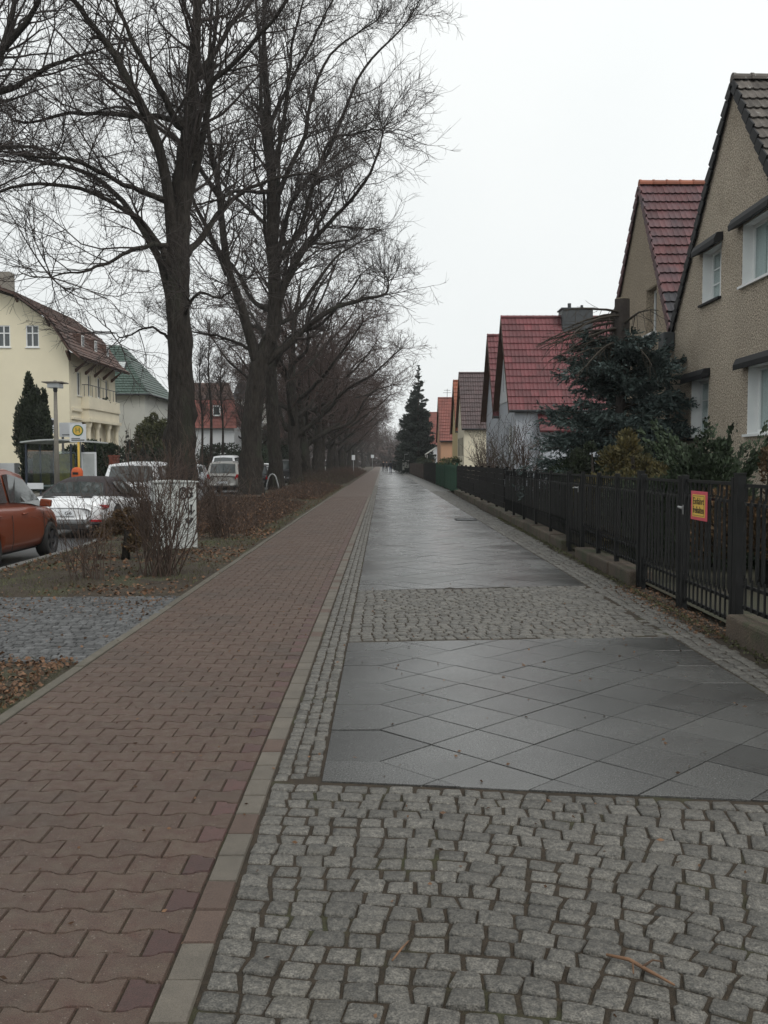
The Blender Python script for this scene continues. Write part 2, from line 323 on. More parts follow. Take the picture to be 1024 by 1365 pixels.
# granite kerb stones on both sides of the road
near_kerb = thing('kerb', 'granite kerb along the planted verge', None, (-5.6, 10, 0)); struct(near_kerb); del near_kerb['label']
y = 3.0; base = None
while y < 120:
    ln = 1.0; xa, xb = kerb_x(y), kerb_x(y + ln)
    if not (7.4 < y < 10.2):
        q = MB().ext([(xa, y + .004, -.14), (xb, y + ln - .004, -.14), (xb + .13, y + ln - .004, -.14), (xa + .13, y + .004, -.14)], (0, 0, .148))
        q.build('kerb_stone', M_kerb, near_kerb, bevel=.008)
    y += ln
struct(MB().box(-14.13, -14.0, -10, 420, -.14, .01).build('far_kerb', M_kerb))
sheet('far_pavement', -17.2, -14.13, -10, 420, -0.004, M_concrete)
sheet('front_gardens', -60, -17.2, -10, 420, 0.0, M_garden)

# verge: uneven soil with moss, from the drive on to the far end, and one patch this side of the drive
def verge(name, y0, y1, nx, ny, x1=-2.36, dz=0.0):
    V, F = [], []
    for j in range(ny + 1):
        y = lerp(y0, y1, j / ny)
        for i in range(nx + 1):
            x = lerp(x1, kerb_x(y) + .13, i / nx); e = min(1, i / 2, (nx - i) / 2, j / 2, (ny - j) / 2)
            V.append((x, y, -0.012 + e * (0.02 + 0.045 * (math.sin(x * 3.1 + y * 1.7) * math.sin(y * 2.3 - x) * .5 + random.random() * .5))))
    for j in range(ny):
        for i in range(nx):
            a = j * (nx + 1) + i; F.append((a, a + nx + 1, a + nx + 2, a + 1))
    return struct(np_mesh(name, V, F, M_soil, smooth=True))
verge('verge', 10.57, 90, 26, 420)
verge('near_verge', -3, 7.15, 24, 60)
sheet('far_verge', -7.0, -2.36, 90, 420, -0.01, M_soil)

# ---------------------------------------------------------------- paved path: red interlocking pavers with an edging
PX0, PX1 = -2.26, -0.655
redpath = sheet('red_path', -2.36, -0.53, -4, 400, -0.0095, M_joint)
sheet('red_path_far', -2.26, -0.53, 42, 400, -0.003, M_paver)
PL, PP, PA = (PX1 - PX0) / 7.5, 0.1465, 0.0125
def paver_outline(half=0):
    # top edge of a full paver: wide ends, waisted middle; halves are cut at the middle
    xs = [-.5, -.36, -.29, -.21, -.14, .14, .21, .29, .36, .5]; s = [1, .92, .5, -.5, -.92, -.92, -.5, .5, .92, 1]
    if half == 1: xs, s = [-.5, -.36, -.29, -.21, -.14, 0], [1, .92, .5, -.5, -.92, -1]
    if half == -1: xs, s = [0, .14, .21, .29, .36, .5], [-1, -.92, -.5, .5, .92, 1]
    top = [(x * PL, PP / 2 + PA * k) for x, k in zip(xs, s)]
    bot = [(x * PL, -PP / 2 - PA * k) for x, k in zip(xs, s)]
    return bot + top[::-1]
def block_faces(outline, g=0.0020, bev=0.0042, drop=0.011):
    cx = sum(p[0] for p in outline) / len(outline); cy = sum(p[1] for p in outline) / len(outline)
    def inset(d): 
        r = []
        for x, y in outline:
            r.append((x - math.copysign(min(d, abs(x - cx)), x - cx), y - math.copysign(min(d, abs(y - cy)), y - cy)))
        return r
    a, b = inset(g), inset(g + bev); n = len(outline)
    V = [(x, y, -drop) for x, y in a] + [(x, y, 0) for x, y in b]
    F = [(i, (i + 1) % n, n + (i + 1) % n, n + i) for i in range(n)] + [tuple(range(n, 2 * n))]
    return V, F
def block_mesh(name, outline, mat):
    V, F = block_faces(outline); me = bpy.data.meshes.new(name); me.from_pydata(V, [], F); me.update(); me.materials.append(mat); return me
pm_full, pm_r, pm_l = (block_mesh('paver', paver_outline(h), M_paver_deep if h == 1 else M_paver) for h in (0, 1, -1))
cand = []
for k in range(int(40 / PP)):
    y = 2.05 + k * PP
    if k % 2 == 0:
        cand += [(PX0 + (i + .5) * PL, y, 0) for i in range(7)] + [(PX1, y, 1)]
    else:
        cand += [(PX0, y, -1)] + [(PX0 + (i + 1) * PL, y, 0) for i in range(7)]
cand = [(x - (0 if h == 0 else 0), y, h) for x, y, h in cand]
cand.sort(key=lambda c: (not in_view(c[0], c[1]), c[0] ** 2 + c[1] ** 2))
rest = MB()
for n, (x, y, h) in enumerate(cand):
    me = {0: pm_full, 1: pm_r, -1: pm_l}[h]; dz = random.uniform(-.0025, .0015); tl = (random.gauss(0, .006), random.gauss(0, .006))
    if n < 290 and in_view(x, y):
        o = bpy.data.objects.new('paver', me); C.objects.link(o); o.parent = redpath
        o.location = (x, y, dz); o.rotation_euler = (tl[0], tl[1], random.gauss(0, .004))
    else:
        V, F = block_faces(paver_outline(h)); V = [(vx + x, vy + y, vz + dz + vx * tl[0] + vy * tl[1]) for vx, vy, vz in V]
        rest.add(V, F, 1 if h == 1 else 0)
stuff(rest.build('pavers_beyond', [M_paver, M_paver_deep], redpath))
# narrow edging stones on the planted side
for j in range(60):
    y0 = 1.0 + j * 1.0
    q = MB().box(-2.345, -2.268, y0 + .004, y0 + .996, -.06, .004 + random.uniform(-.004, .006)); q.build('edging_stone', M_edge_old, redpath, bevel=.006)
# border of small rectangular stones, grey and reddish in turn
edge_me = {}
for c, mt in ((0, M_edge_grey), (1, M_edge_red)):
    edge_me[c] = block_mesh('edge_paver', [(-.056, -.109), (.056, -.109), (.056, .109), (-.056, .109)], mt)
pat = [1, 1, 0, 0, 1, 1, 0, 0, 1, 0, 0, 0, 0, 1, 0, 0, 0, 0]
restE = MB()
for j in range(190):
    y = 2.16 + j * .2205; c = pat[j] if j < len(pat) else (1 if random.random() < .12 else 0)
    if j < 70:
        o = bpy.data.objects.new('edge_paver', edge_me[c]); C.objects.link(o); o.parent = redpath
        o.location = (-.596, y, random.uniform(-.002, .003)); o.rotation_euler = (random.gauss(0, .006), random.gauss(0, .006), random.gauss(0, .008))
    else:
        V, F = block_faces([(-.056, -.109), (.056, -.109), (.056, .109), (-.056, .109)]); restE.add([(a - .596, b + y, c_) for a, b, c_ in V], F, c)
stuff(restE.build('edge_pavers_beyond', [M_edge_grey, M_edge_red], redpath))

# ---------------------------------------------------------------- cobbles
def clip(poly, a, b, c):            # keep a*x + b*y <= c
    o = []
    for i in range(len(poly)):
        p, q = poly[i], poly[(i + 1) % len(poly)]; dp, dq = a * p[0] + b * p[1] - c, a * q[0] + b * q[1] - c
        if dp <= 0: o.append(p)
        if dp * dq < 0: t = dp / (dp - dq); o.append((lerp(p[0], q[0], t), lerp(p[1], q[1], t)))
    return o
def shrink(poly, d):
    n = len(poly); o = []
    for i in range(n):
        p0, p1, p2 = (Vector(poly[(i + k) % n]) for k in (-1, 0, 1))
        e1, e2 = (p1 - p0), (p2 - p1)
        if e1.length < 1e-6 or e2.length < 1e-6: o.append(tuple(p1)); continue
        e1.normalize(); e2.normalize(); n1, n2 = Vector((-e1.y, e1.x)), Vector((-e2.y, e2.x))
        bis = n1 + n2; L_ = bis.length_squared
        if L_ < .5: o.append(tuple(p1)); continue
        o.append(tuple(p1 + bis * (2 * d / L_)))
    return o
def poly_area(t): return sum(t[i][0] * t[(i + 1) % len(t)][1] - t[(i + 1) % len(t)][0] * t[i][1] for i in range(len(t))) / 2
def cobble_geo(quad, dz):
    """one sett from its four corners: chipped corners, slightly domed top"""
    q = [Vector(p) for p in quad]; c = sum(q, Vector((0, 0))) / 4; pts = []
    for i in range(4):
        p, pv, nx = q[i], q[i - 1], q[(i + 1) % 4]
        pts += [p.lerp(pv, random.uniform(.03, .11)), p.lerp(nx, random.uniform(.03, .11))]
    n = len(pts); tx, ty = (max(-.06, min(.06, random.gauss(0, .03))) for _ in range(2)); V = []
    for sc, z in ((1.0, -.030), (.985, -.0048), (.89, 0.0)):
        for p in pts:
            d = (p - c) * sc + Vector((random.gauss(0, .0014), random.gauss(0, .0014)))
            V.append((c.x + d.x, c.y + d.y, dz + z + ((d.x * tx + d.y * ty + random.gauss(0, .0011)) if z > -.02 else 0)))
    V.append((c.x, c.y, dz + .0012))
    F = [(r * n + i, r * n + (i + 1) % n, (r + 1) * n + (i + 1) % n, (r + 1) * n + i) for r in range(2) for i in range(n)]
    F += [(2 * n + i, 2 * n + (i + 1) % n, 3 * n) for i in range(n)]
    return V, F
def slab_near(x): return 4.455 - .131 * (x + .3)
def slab_far(x): return 7.93 + .094 * (x + .3)
def slab2_near(x): return 11.20 + .165 * (x + .3)
def wall_x(y): return 3.02 + .014 * max(0, min(y, 46) - 8)
fields = []
def rows(x0, x1, y0, y1, pitch, wmin, wmax, inside, slope=lambda x, y: 0.0, gap=.0050):
    """courses of setts between shared, slightly wandering course lines, so the joints stay tight"""
    y = y0
    while y < y1:
        hgt = pitch * random.uniform(.94, 1.06); k = random.uniform(0, 6)
        line = lambda x, yy: yy + slope(x, yy) + .010 * math.sin(x * 4.3 + yy * 1.7) + .003 * math.sin(x * 13 + yy * 3)
        x = x0; cuts = [(x, x)]
        while x < x1:
            sl = (line(x + .1, y) - line(x, y)) / .1; x += random.uniform(wmin, wmax) / math.hypot(1, sl); j = random.gauss(0, .005)
            sh = max(-.07, min(.07, sl / (1 + sl * sl) * (line(x, y + hgt) - line(x, y)))) * min(1, (x - x0) / .5)
            cuts.append((max(x + j, cuts[-1][0] + .062), max(x - sh - j, cuts[-1][1] + .062)))
        for (a0, b0), (a1, b1) in zip(cuts, cuts[1:]):
            qd = [(a0, line(a0, y)), (a1, line(a1, y)), (b1, line(b1, y + hgt)), (b0, line(b0, y + hgt))]
            cx, cy = sum(p[0] for p in qd) / 4, sum(p[1] for p in qd) / 4
            if inside(cx, cy) and min(a1 - a0, b1 - b0) > .045:
                qj = [(p[0] + random.gauss(0, .0022), p[1] + random.gauss(0, .0022)) for p in qd]; qs = [tuple(v) for v in shrink(qj, gap * random.uniform(.7, 1.5))]
                if not .55 < poly_area(qs) / max(1e-6, poly_area(qj)) < 1: qs = [(cx + (p[0] - cx) * .92, cy + (p[1] - cy) * .92) for p in qj]
                fields.append((qs, max(-.0042, random.gauss(-.0005, .0026))))
        y += hgt
def apron_slope(x, y):
    t = max(0, min(1, (4.40 - y) / 1.0)); fan = -.10 * (x + .3) - .22 * max(0, x - .05) ** 2
    return lerp(-.131 * (x + .3) + .012 * math.sin(x * 2.3), fan, t * t * (3 - 2 * t))
rows(-.53, 3.0, slab_near(-.3) - .056 - 24 * .0985, slab_near(-.3) - .03, .0985, .086, .128, lambda x, y: 2.1 < y < slab_near(x) - .035 and x < 2.9, apron_slope)
n_apron = len(fields)
for kx in range(3):
    y = 4.47 + .03 * kx
    while y < 62:
        l_ = random.uniform(.065, .105); c0 = -.531 + kx * .0745; g_ = random.gauss(0, .003)
        fields.append((shrink([(c0 + g_, y), (c0 + .0745 + g_, y + random.gauss(0, .004)), (c0 + .0745 + g_, y + l_ + random.gauss(0, .004)), (c0 + g_, y + l_)], .0050), max(-.0042, random.gauss(-.0005, .0028)))); y += l_
rows(-.30, 2.95, 7.6, 12.2, .098, .09, .125, lambda x, y: slab_far(x) + .045 < y < slab2_near(x) - .04 and x < 2.56, lambda x, y: .11 * (x + .3))
rows(2.585, 3.5, 3.9, 50, .098, .09, .12, lambda x, y: x < wall_x(y) - .1 and y > 4.0)
paving = sheet('cobble_paving', -.53, 3.6, -4, 400, -0.0085, M_joint)
fields_sorted = sorted(fields, key=lambda c: (not in_view(c[0][0][0], c[0][0][1], 0, 0.0), c[0][0][0] ** 2 + c[0][0][1] ** 2))
restC = MB()
for n, f in enumerate(fields_sorted):
    V, F = cobble_geo(*f)
    if n < 300:
        MB().add(V, F).build('cobblestone', M_cobble, paving, smooth=True)
    else: restC.add(V, F)
stuff(restC.build('cobblestones_beyond', M_cobble, paving, smooth=True))
sheet('cobble_strip_far', -.53, -.30, 62, 400, -0.006, M_cobble)
sheet('cobble_margin_far', 2.58, 3.7, 50, 400, -0.008, M_cobble)
# drive crossing to the road, bluish setts
fields.clear()
rows(-5.6, -2.36, 7.2, 10.6, .084, .07, .115, lambda x, y: True, lambda x, y: .05 * math.sin(x * 1.3 + y))
drive = sheet('cobbled_drive', -5.62, -2.36, 7.15, 10.6, -0.03, M_joint)
restD = MB()
for f in fields: restD.add(*cobble_geo(*f))
stuff(restD.build('drive_cobbles', M_cobble_blue, drive, smooth=True))

# ---------------------------------------------------------------- dark diamond slabs
D = .566; SX0 = -.015
def slab_tiles(y_start, y_end, lo, hi):
    """half-diagonal lattice; the outermost half tiles are lengthened to the straight side joints"""
    T = []
    j = 0; y = y_start
    while y < y_end:
        for i in range(4): T.append([(SX0 + i * D, y), (SX0 + (i + .5) * D, y - D / 2), (SX0 + (i + 1) * D, y), (SX0 + (i + .5) * D, y + D / 2)])
        for i in range(1, 4): T.append([(SX0 + (i - .5) * D, y + D / 2), (SX0 + i * D, y), (SX0 + (i + .5) * D, y + D / 2), (SX0 + i * D, y + D)])
        T.append([(-.30, y), (SX0, y), (SX0 + D / 2, y + D / 2), (SX0, y + D), (-.30, y + D)])
        e = SX0 + 4 * D; T.append([(2.565, y + D), (e, y + D), (e - D / 2, y + D / 2), (e, y), (2.565, y)])
        y += D
    outp = []
    for t in T:
        t = clip(t, -lo[1], -1, -lo[0]); 
        if len(t) > 2: t = clip(t, hi[1], 1, hi[0])
        if len(t) > 2:
            ar = sum(t[i][0] * t[(i + 1) % len(t)][1] - t[(i + 1) % len(t)][0] * t[i][1] for i in range(len(t))) / 2
            if ar < 0: t = t[::-1]
            if abs(ar) > .006: outp.append(t)
    return outp
# keep y >= k + s x  ->  lo = (k, -s) ; keep y <= k + s x -> hi = (k, -s)
t1 = slab_tiles(3.62, 8.6, (4.455 - .131 * .3, .131), (7.93 + .094 * .3, -.094))
t2 = slab_tiles(10.6, 60, (11.20 + .165 * .3, -.165), (60, 0))
slabs = t1 + t2
slabs.sort(key=lambda t: (not any(in_view(*p) for p in t), sum(p[1] for p in t) / len(t)))
slabbed = sheet('slab_footway', -.302, 2.567, 60.0, 400, -0.003, M_slab)
bed = struct(MB().add([(-.30, 4.46, -.0205), (2.565, 4.1, -.0205), (2.565, 8.19, -.0205), (-.30, 7.93, -.0205), (-.30, 11.2, -.0205), (2.565, 11.68, -.0205), (2.565, 60, -.0205), (-.3, 60, -.0205)],
                      [(0, 1, 2, 3), (4, 5, 6, 7)]).build('slab_bed', M_dirtjoint))
restS = MB()
for n, t in enumerate(slabs):
    a, b = shrink(t, .0046), shrink(t, .0058); k = len(t); dz = random.gauss(.001, .0009); tx, ty = random.gauss(0, .0022), random.gauss(0, .0022)
    mx, my = sum(p[0] for p in t) / k, sum(p[1] for p in t) / k
    V = [(x, y, -.02) for x, y in a] + [(x, y, dz - .002 + (x - mx) * tx + (y - my) * ty) for x, y in a] + [(x, y, dz + (x - mx) * tx + (y - my) * ty) for x, y in b]
    F = [(r * k + i, r * k + (i + 1) % k, (r + 1) * k + (i + 1) % k, (r + 1) * k + i) for r in range(2) for i in range(k)] + [tuple(range(2 * k, 3 * k))]
    if n < 300: MB().add(V, F).build('slab', M_slab, slabbed)
    else: restS.add(V, F)
stuff(restS.build('slabs_beyond', M_slab, slabbed))
cov = thing('access_cover', 'dark rectangular access cover let into the slabs by the fence', 'access cover', (2.2, 24.9, 0))
MB().box(1.95, 2.5, 24.62, 24.67, .0, .02).box(1.95, 2.5, 25.15, 25.2, .0, .02).box(1.95, 2.0, 24.67, 25.15, .0, .02).box(2.45, 2.5, 24.67, 25.15, .0, .02).build('frame', M_black_trim, cov)
MB().box(2.005, 2.445, 24.675, 25.145, .0, .016).build('lid', M_gutter, cov)

# right-hand gardens
struct(MB().add([(3.05, -4, .04), (14, -4, .04), (60, 420, .04), (3.75, 420, .04), (3.75, 46, .04)], [(0, 1, 2, 3, 4)]).build('garden_ground', M_garden))
# ---------------------------------------------------------------- branch machinery (vectorised)
def nrm(a): return a / np.maximum(np.linalg.norm(a, axis=-1, keepdims=True), 1e-9)
def grow(org, d, ln, K, sig, up):
    Np = len(org); P = np.zeros((Np, K + 1, 3)); P[:, 0] = org; d = nrm(d.copy())
    for k in range(K):
        d = nrm(d + rng.normal(0, sig, (Np, 3)) + np.array([0, 0, 1.0]) * up)
        P[:, k + 1] = P[:, k] + d * (ln / K)[:, None]
    return P
def tubes(P, Rr, S):
    Np, K, _ = P.shape; T = nrm(np.gradient(P, axis=1))
    mean = nrm(P[:, -1] - P[:, 0]); ref = np.zeros_like(mean)
    ref[np.arange(Np), np.argmin(np.abs(mean), axis=1)] = 1
    U = nrm(np.cross(T, ref[:, None, :])); Vv = np.cross(T, U)
    a = np.arange(S) * 2 * math.pi / S
    V = P[:, :, None, :] + (U[:, :, None, :] * np.cos(a)[None, None, :, None] + Vv[:, :, None, :] * np.sin(a)[None, None, :, None]) * Rr[:, :, None, None]
    base = (np.arange(Np) * K * S)[:, None, None]; kk = (np.arange(K - 1) * S)[None, :, None]; jj = np.arange(S)[None, None, :]; j2 = (jj + 1) % S
    F = np.stack([base + kk + jj, base + kk + j2, base + kk + S + j2, base + kk + S + jj], -1).reshape(-1, 4)
    return V.reshape(-1, 3), F
def merge(parts):
    V, F, o = [], [], 0
    for v, f in parts: V.append(v); F.append(f + o); o += len(v)
    return np.concatenate(V), np.concatenate(F)
def spawn(P, Rr, ln, n, t0, t1, a0, a1):
    """n children on every parent; returns origin, direction, t, parent index, parent radius"""
    Np, K, _ = P.shape; idx = np.repeat(np.arange(Np), n); t = rng.uniform(t0, t1, len(idx)); f = t * (K - 1); i = np.minimum(f.astype(int), K - 2); fr = (f - i)[:, None]
    p = P[idx, i] * (1 - fr) + P[idx, i + 1] * fr; T = nrm(P[idx, i + 1] - P[idx, i])
    r = nrm(np.cross(T, rng.normal(size=T.shape))); ang = rng.uniform(a0, a1, len(idx))[:, None]
    return p, nrm(T * np.cos(ang) + r * np.sin(ang)), t, idx, Rr[idx, i]
def resample(pts, K):
    pts = np.array(pts, float); n = len(pts); ext = np.vstack([2 * pts[0] - pts[1], pts, 2 * pts[-1] - pts[-2]]); o = []
    for s in np.linspace(0, n - 1, K):
        i = min(int(s), n - 2); t = s - i; p0, p1, p2, p3 = ext[i:i + 4]
        o.append(.5 * (2 * p1 + (p2 - p0) * t + (2 * p0 - 5 * p1 + 4 * p2 - p3) * t * t + (3 * p1 - p0 - 3 * p2 + p3) * t ** 3))
    return np.array(o)
def knobbly(P, Rr, S, bumps, amp):
    V, F = tubes(P[None], Rr[None], S); K = len(P); V = V.reshape(K, S, 3); mult = np.ones((K, S))
    s = np.arange(K); a = np.arange(S)
    for _ in range(bumps):
        k0, a0, w, h = rng.uniform(0, K * .75), rng.uniform(0, S), rng.uniform(.55, 1.35), rng.uniform(.15, 1) * amp
        da = np.minimum(np.abs(a - a0), S - np.abs(a - a0))
        mult += h * np.exp(-((s - k0)[:, None] / w) ** 2 - (da[None] / w) ** 2)
    V = P[:, None] + (V - P[:, None]) * mult[..., None]
    return V.reshape(-1, 3), F
def linden(name, label, cat, base, trunk, r0, limbs, group, dens=1.0, twigs=1.0, bursts=True, mat_twig=None, lvl=3, fine=0.0075, sag=0.0):
    """trunk: world points; limbs: list of (points, base radius).  > trunk, limb..., crown"""
    root = thing(name, label, cat, base, 0, group)
    K = 96; P = resample(trunk, K); s = np.linspace(0, 1, K); ht = P[:, 2]
    Rt = r0 * (1 - .93 * s ** 1.15) * (1 + .36 * np.exp(-ht / .55)); Rt = np.maximum(Rt, .03)
    Rt *= 1 + .02 * np.sin(s * 57) + .02 * np.sin(s * 131)
    np_mesh('trunk', *knobbly(P, Rt, 20, 190, .24), M_bark, root, True)
    LP, LR = [], []
    for pts, r in limbs:
        p = resample(pts, 22); ss = np.linspace(0, 1, 22); p = p + np.cumsum(rng.normal(0, .030, p.shape), 0) * (ss[:, None] > .06)
        rr = r * (1 - .80 * ss ** .85); LP.append(p); LR.append(rr)
        np_mesh('limb', *knobbly(p, rr * (1 + .35 * np.exp(-ss / .05)), 8, 9, .28), M_bark, root, True)
    LPa, LRa = np.array(LP + [resample(P[int(K * .42)::3], 22)]), np.array(LR + [np.interp(np.linspace(.42, 1, 22), s, Rt)])
    parts = []
    seglen = np.linalg.norm(np.diff(LPa, axis=1), axis=2).sum(1)
    # level 1: laterals off limbs
    reps = np.maximum(3, (seglen * 2.5 * dens)).astype(int); A = [spawn(LPa[i:i + 1], LRa[i:i + 1], None, reps[i], .18 if i < len(LP) else .1, 1.0, .5, 1.15) for i in range(len(LPa))]
    o, d, t, pr = (np.concatenate([a[k] for a in A]) for k in (0, 1, 2, 4))
    if bursts:
        for p, rr in zip(LP, LR):
            n = int(11 * dens * min(1.3, max(.3, rr[0] / .13))); e = nrm((p[-1] - p[-3])[None])[0]; q = nrm(rng.normal(size=(n, 3)) * .9 + e * .7 + np.array([0, 0, .35]))
            o = np.vstack([o, np.repeat(p[-1:], n, 0)]); d = np.vstack([d, q]); t = np.concatenate([t, np.full(n, .72)]); pr = np.concatenate([pr, np.full(n, .05)])
    l1 = rng.uniform(1.5, 4.2, len(o)) * (1.15 - .55 * t); r1 = np.clip(pr * .42, .016, .055) * rng.uniform(.7, 1.1, len(o))
    d[:, 2] = d[:, 2] * .8 + .12 - sag
    P1 = grow(o, d, l1, 7, .155, .045); R1 = r1[:, None] * np.linspace(1, .28, 8)[None]; R1 = np.maximum(R1, fine)
    parts.append(tubes(P1, R1, 5))
    # level 2
    o, d, t, ix, pr = spawn(P1, R1, None, int(9 * dens * twigs), .15, 1.0, .45, 1.05)
    l2 = l1[ix] * rng.uniform(.28, .60, len(o)) * (1.2 - .6 * t); P2 = grow(o, d, l2, 4, .185, .045)
    R2 = np.maximum((np.clip(pr * .6, .008, .018))[:, None] * np.linspace(1, .45, 5)[None], fine * .9); parts.append(tubes(P2, R2, 4 if lvl > 2 else 3))
    if lvl > 2:
        o, d, t, ix, pr = spawn(P2, R2, None, int(5 * twigs), .12, 1.0, .4, 1.0)
        l3 = l2[ix] * rng.uniform(.35, .75, len(o)); P3 = grow(o, d, l3, 2, .16, .06)
        R3 = np.repeat(np.array([[1, .8, .5]]) * fine * .85, len(o), 0); parts.append(tubes(P3, R3, 3))
    np_mesh('crown', *merge(parts), mat_twig or M_twig, root, True)
    # water shoots and wiry sprouts on the lower trunk
    ks = rng.integers(4, 50, 46); o = P[ks] + 0; a = rng.uniform(0, 6.28, 46); d = np.stack([np.cos(a), np.sin(a), np.full(46, .9)], 1); o = o + d * np.array([1, 1, 0]) * (Rt[ks] * .8)[:, None]
    Pq = grow(o, d, rng.uniform(.25, .8, 46), 4, .15, .12); stuff(np_mesh('sprouts', *tubes(Pq, np.repeat(np.linspace(.008, .004, 5)[None], 46, 0), 3), M_twig_red, root, True))
    return root
GROUP_ROW = 'bare lime trees in a row along the kerb'
T1_TRUNK = [(-5.9, 27.5, -.1), (-5.95, 27.5, 1.9), (-5.93, 27.5, 4.1), (-5.97, 27.5, 6.28), (-5.9, 27.5, 7.8), (-5.82, 27.5, 9.52), (-5.6, 27.5, 11.2), (-5.45, 27.5, 13.1), (-5.33, 27.6, 14.8), (-5.26, 27.7, 16.5), (-5.14, 27.8, 18.8)]
T1_LIMBS = [
 ([(-6.04, 27.5, 7.3), (-6.21, 27.2, 9.64), (-6.49, 26.9, 10.8), (-7.03, 26.6, 12.15), (-7.46, 26.4, 13.05), (-7.97, 26, 13.93), (-8.3, 25.8, 14.6), (-8.6, 25.5, 16.4)], .18),
 ([(-6.15, 27.5, 6.2), (-6.71, 27.9, 7.89), (-7.32, 28.4, 8.77), (-8.21, 28.8, 9.77), (-9.48, 29.2, 10.58), (-10.8, 29.6, 10.94), (-12.1, 30, 11.47), (-13.3, 30.5, 11.66)], .125),
 ([(-5.89, 27.5, 9.0), (-6.77, 26.7, 9.18), (-7.59, 25.9, 9.35), (-8.34, 25.1, 9.6), (-9.03, 24.3, 9.53), (-9.9, 23.5, 9.5)], .10),
 ([(-5.5, 27.5, 10.3), (-5.02, 27.1, 11.92), (-3.99, 26.7, 12.59), (-2.89, 26.3, 13.43), (-2.23, 25.9, 14.2), (-1.8, 25.5, 15)], .10),
 ([(-5.73, 27.5, 7.6), (-5.36, 28.1, 8.37), (-4.78, 28.7, 9.42), (-3.71, 29.3, 10.27), (-2.6, 29.9, 10.79), (-2.1, 30.5, 11.0)], .11),
 ([(-5.75, 27.5, 11.2), (-6.97, 28.5, 11.91), (-9.54, 29.5, 12.38), (-11.56, 30.5, 12.39), (-12.67, 31.5, 13.11)], .10),
 ([(-6.02, 27.5, 7.8), (-6.8, 26.75, 7.79), (-7.44, 26, 7.25), (-8.04, 25.25, 6.73), (-8.7, 24.5, 6.5)], .085),
 ([(-6.09, 27.5, 4.9), (-6.93, 28, 5.48), (-7.97, 28.5, 5.28), (-8.5, 28.8, 5.5)], .05),
 ([(-5.72, 27.5, 8.9), (-5.19, 28, 11.62), (-5.04, 28.5, 13.99), (-5, 29, 16), (-4.84, 29.5, 17.8)], .115),
 ([(-5.86, 27.5, 5.75), (-5.18, 26.5, 6.32), (-4.27, 25.5, 6.24), (-3.4, 24.5, 6.5)], .06),
 ([(-5.6, 27.5, 11.0), (-6.5, 26.8, 12.6), (-7.3, 26.2, 14.3), (-7.6, 25.5, 16.2)], .11),
 ([(-5.45, 27.5, 12.6), (-4.7, 28.4, 14.3), (-3.9, 29.2, 15.8), (-3.4, 29.6, 17.3)], .10),
 ([(-6.0, 27.5, 7.0), (-7.2, 26.6, 8.6), (-9.0, 25.6, 9.2), (-10.6, 24.9, 8.7), (-11.8, 24.4, 8.2)], .09)]
linden('lime_tree', 'huge bare lime tree with a straight knobbly trunk behind the white convertible', 'tree', (-5.9, 27.5, 0), T1_TRUNK, .41, T1_LIMBS, GROUP_ROW, dens=1.0, fine=.006)
T2_TRUNK = [(-6.17, 43.7, -.1), (-6.15, 43.7, 2.11), (-6.03, 43.7, 4.21), (-5.77, 43.7, 5.95), (-5.38, 43.7, 6.99), (-5.03, 43.7, 8.03), (-5.01, 43.7, 10.1), (-5.1, 43.7, 12.5), (-5.12, 43.7, 14.9), (-5.28, 43.7, 17.6), (-5.43, 43.7, 20.6), (-5.41, 43.7, 22.6), (-5.46, 43.7, 25.5)]
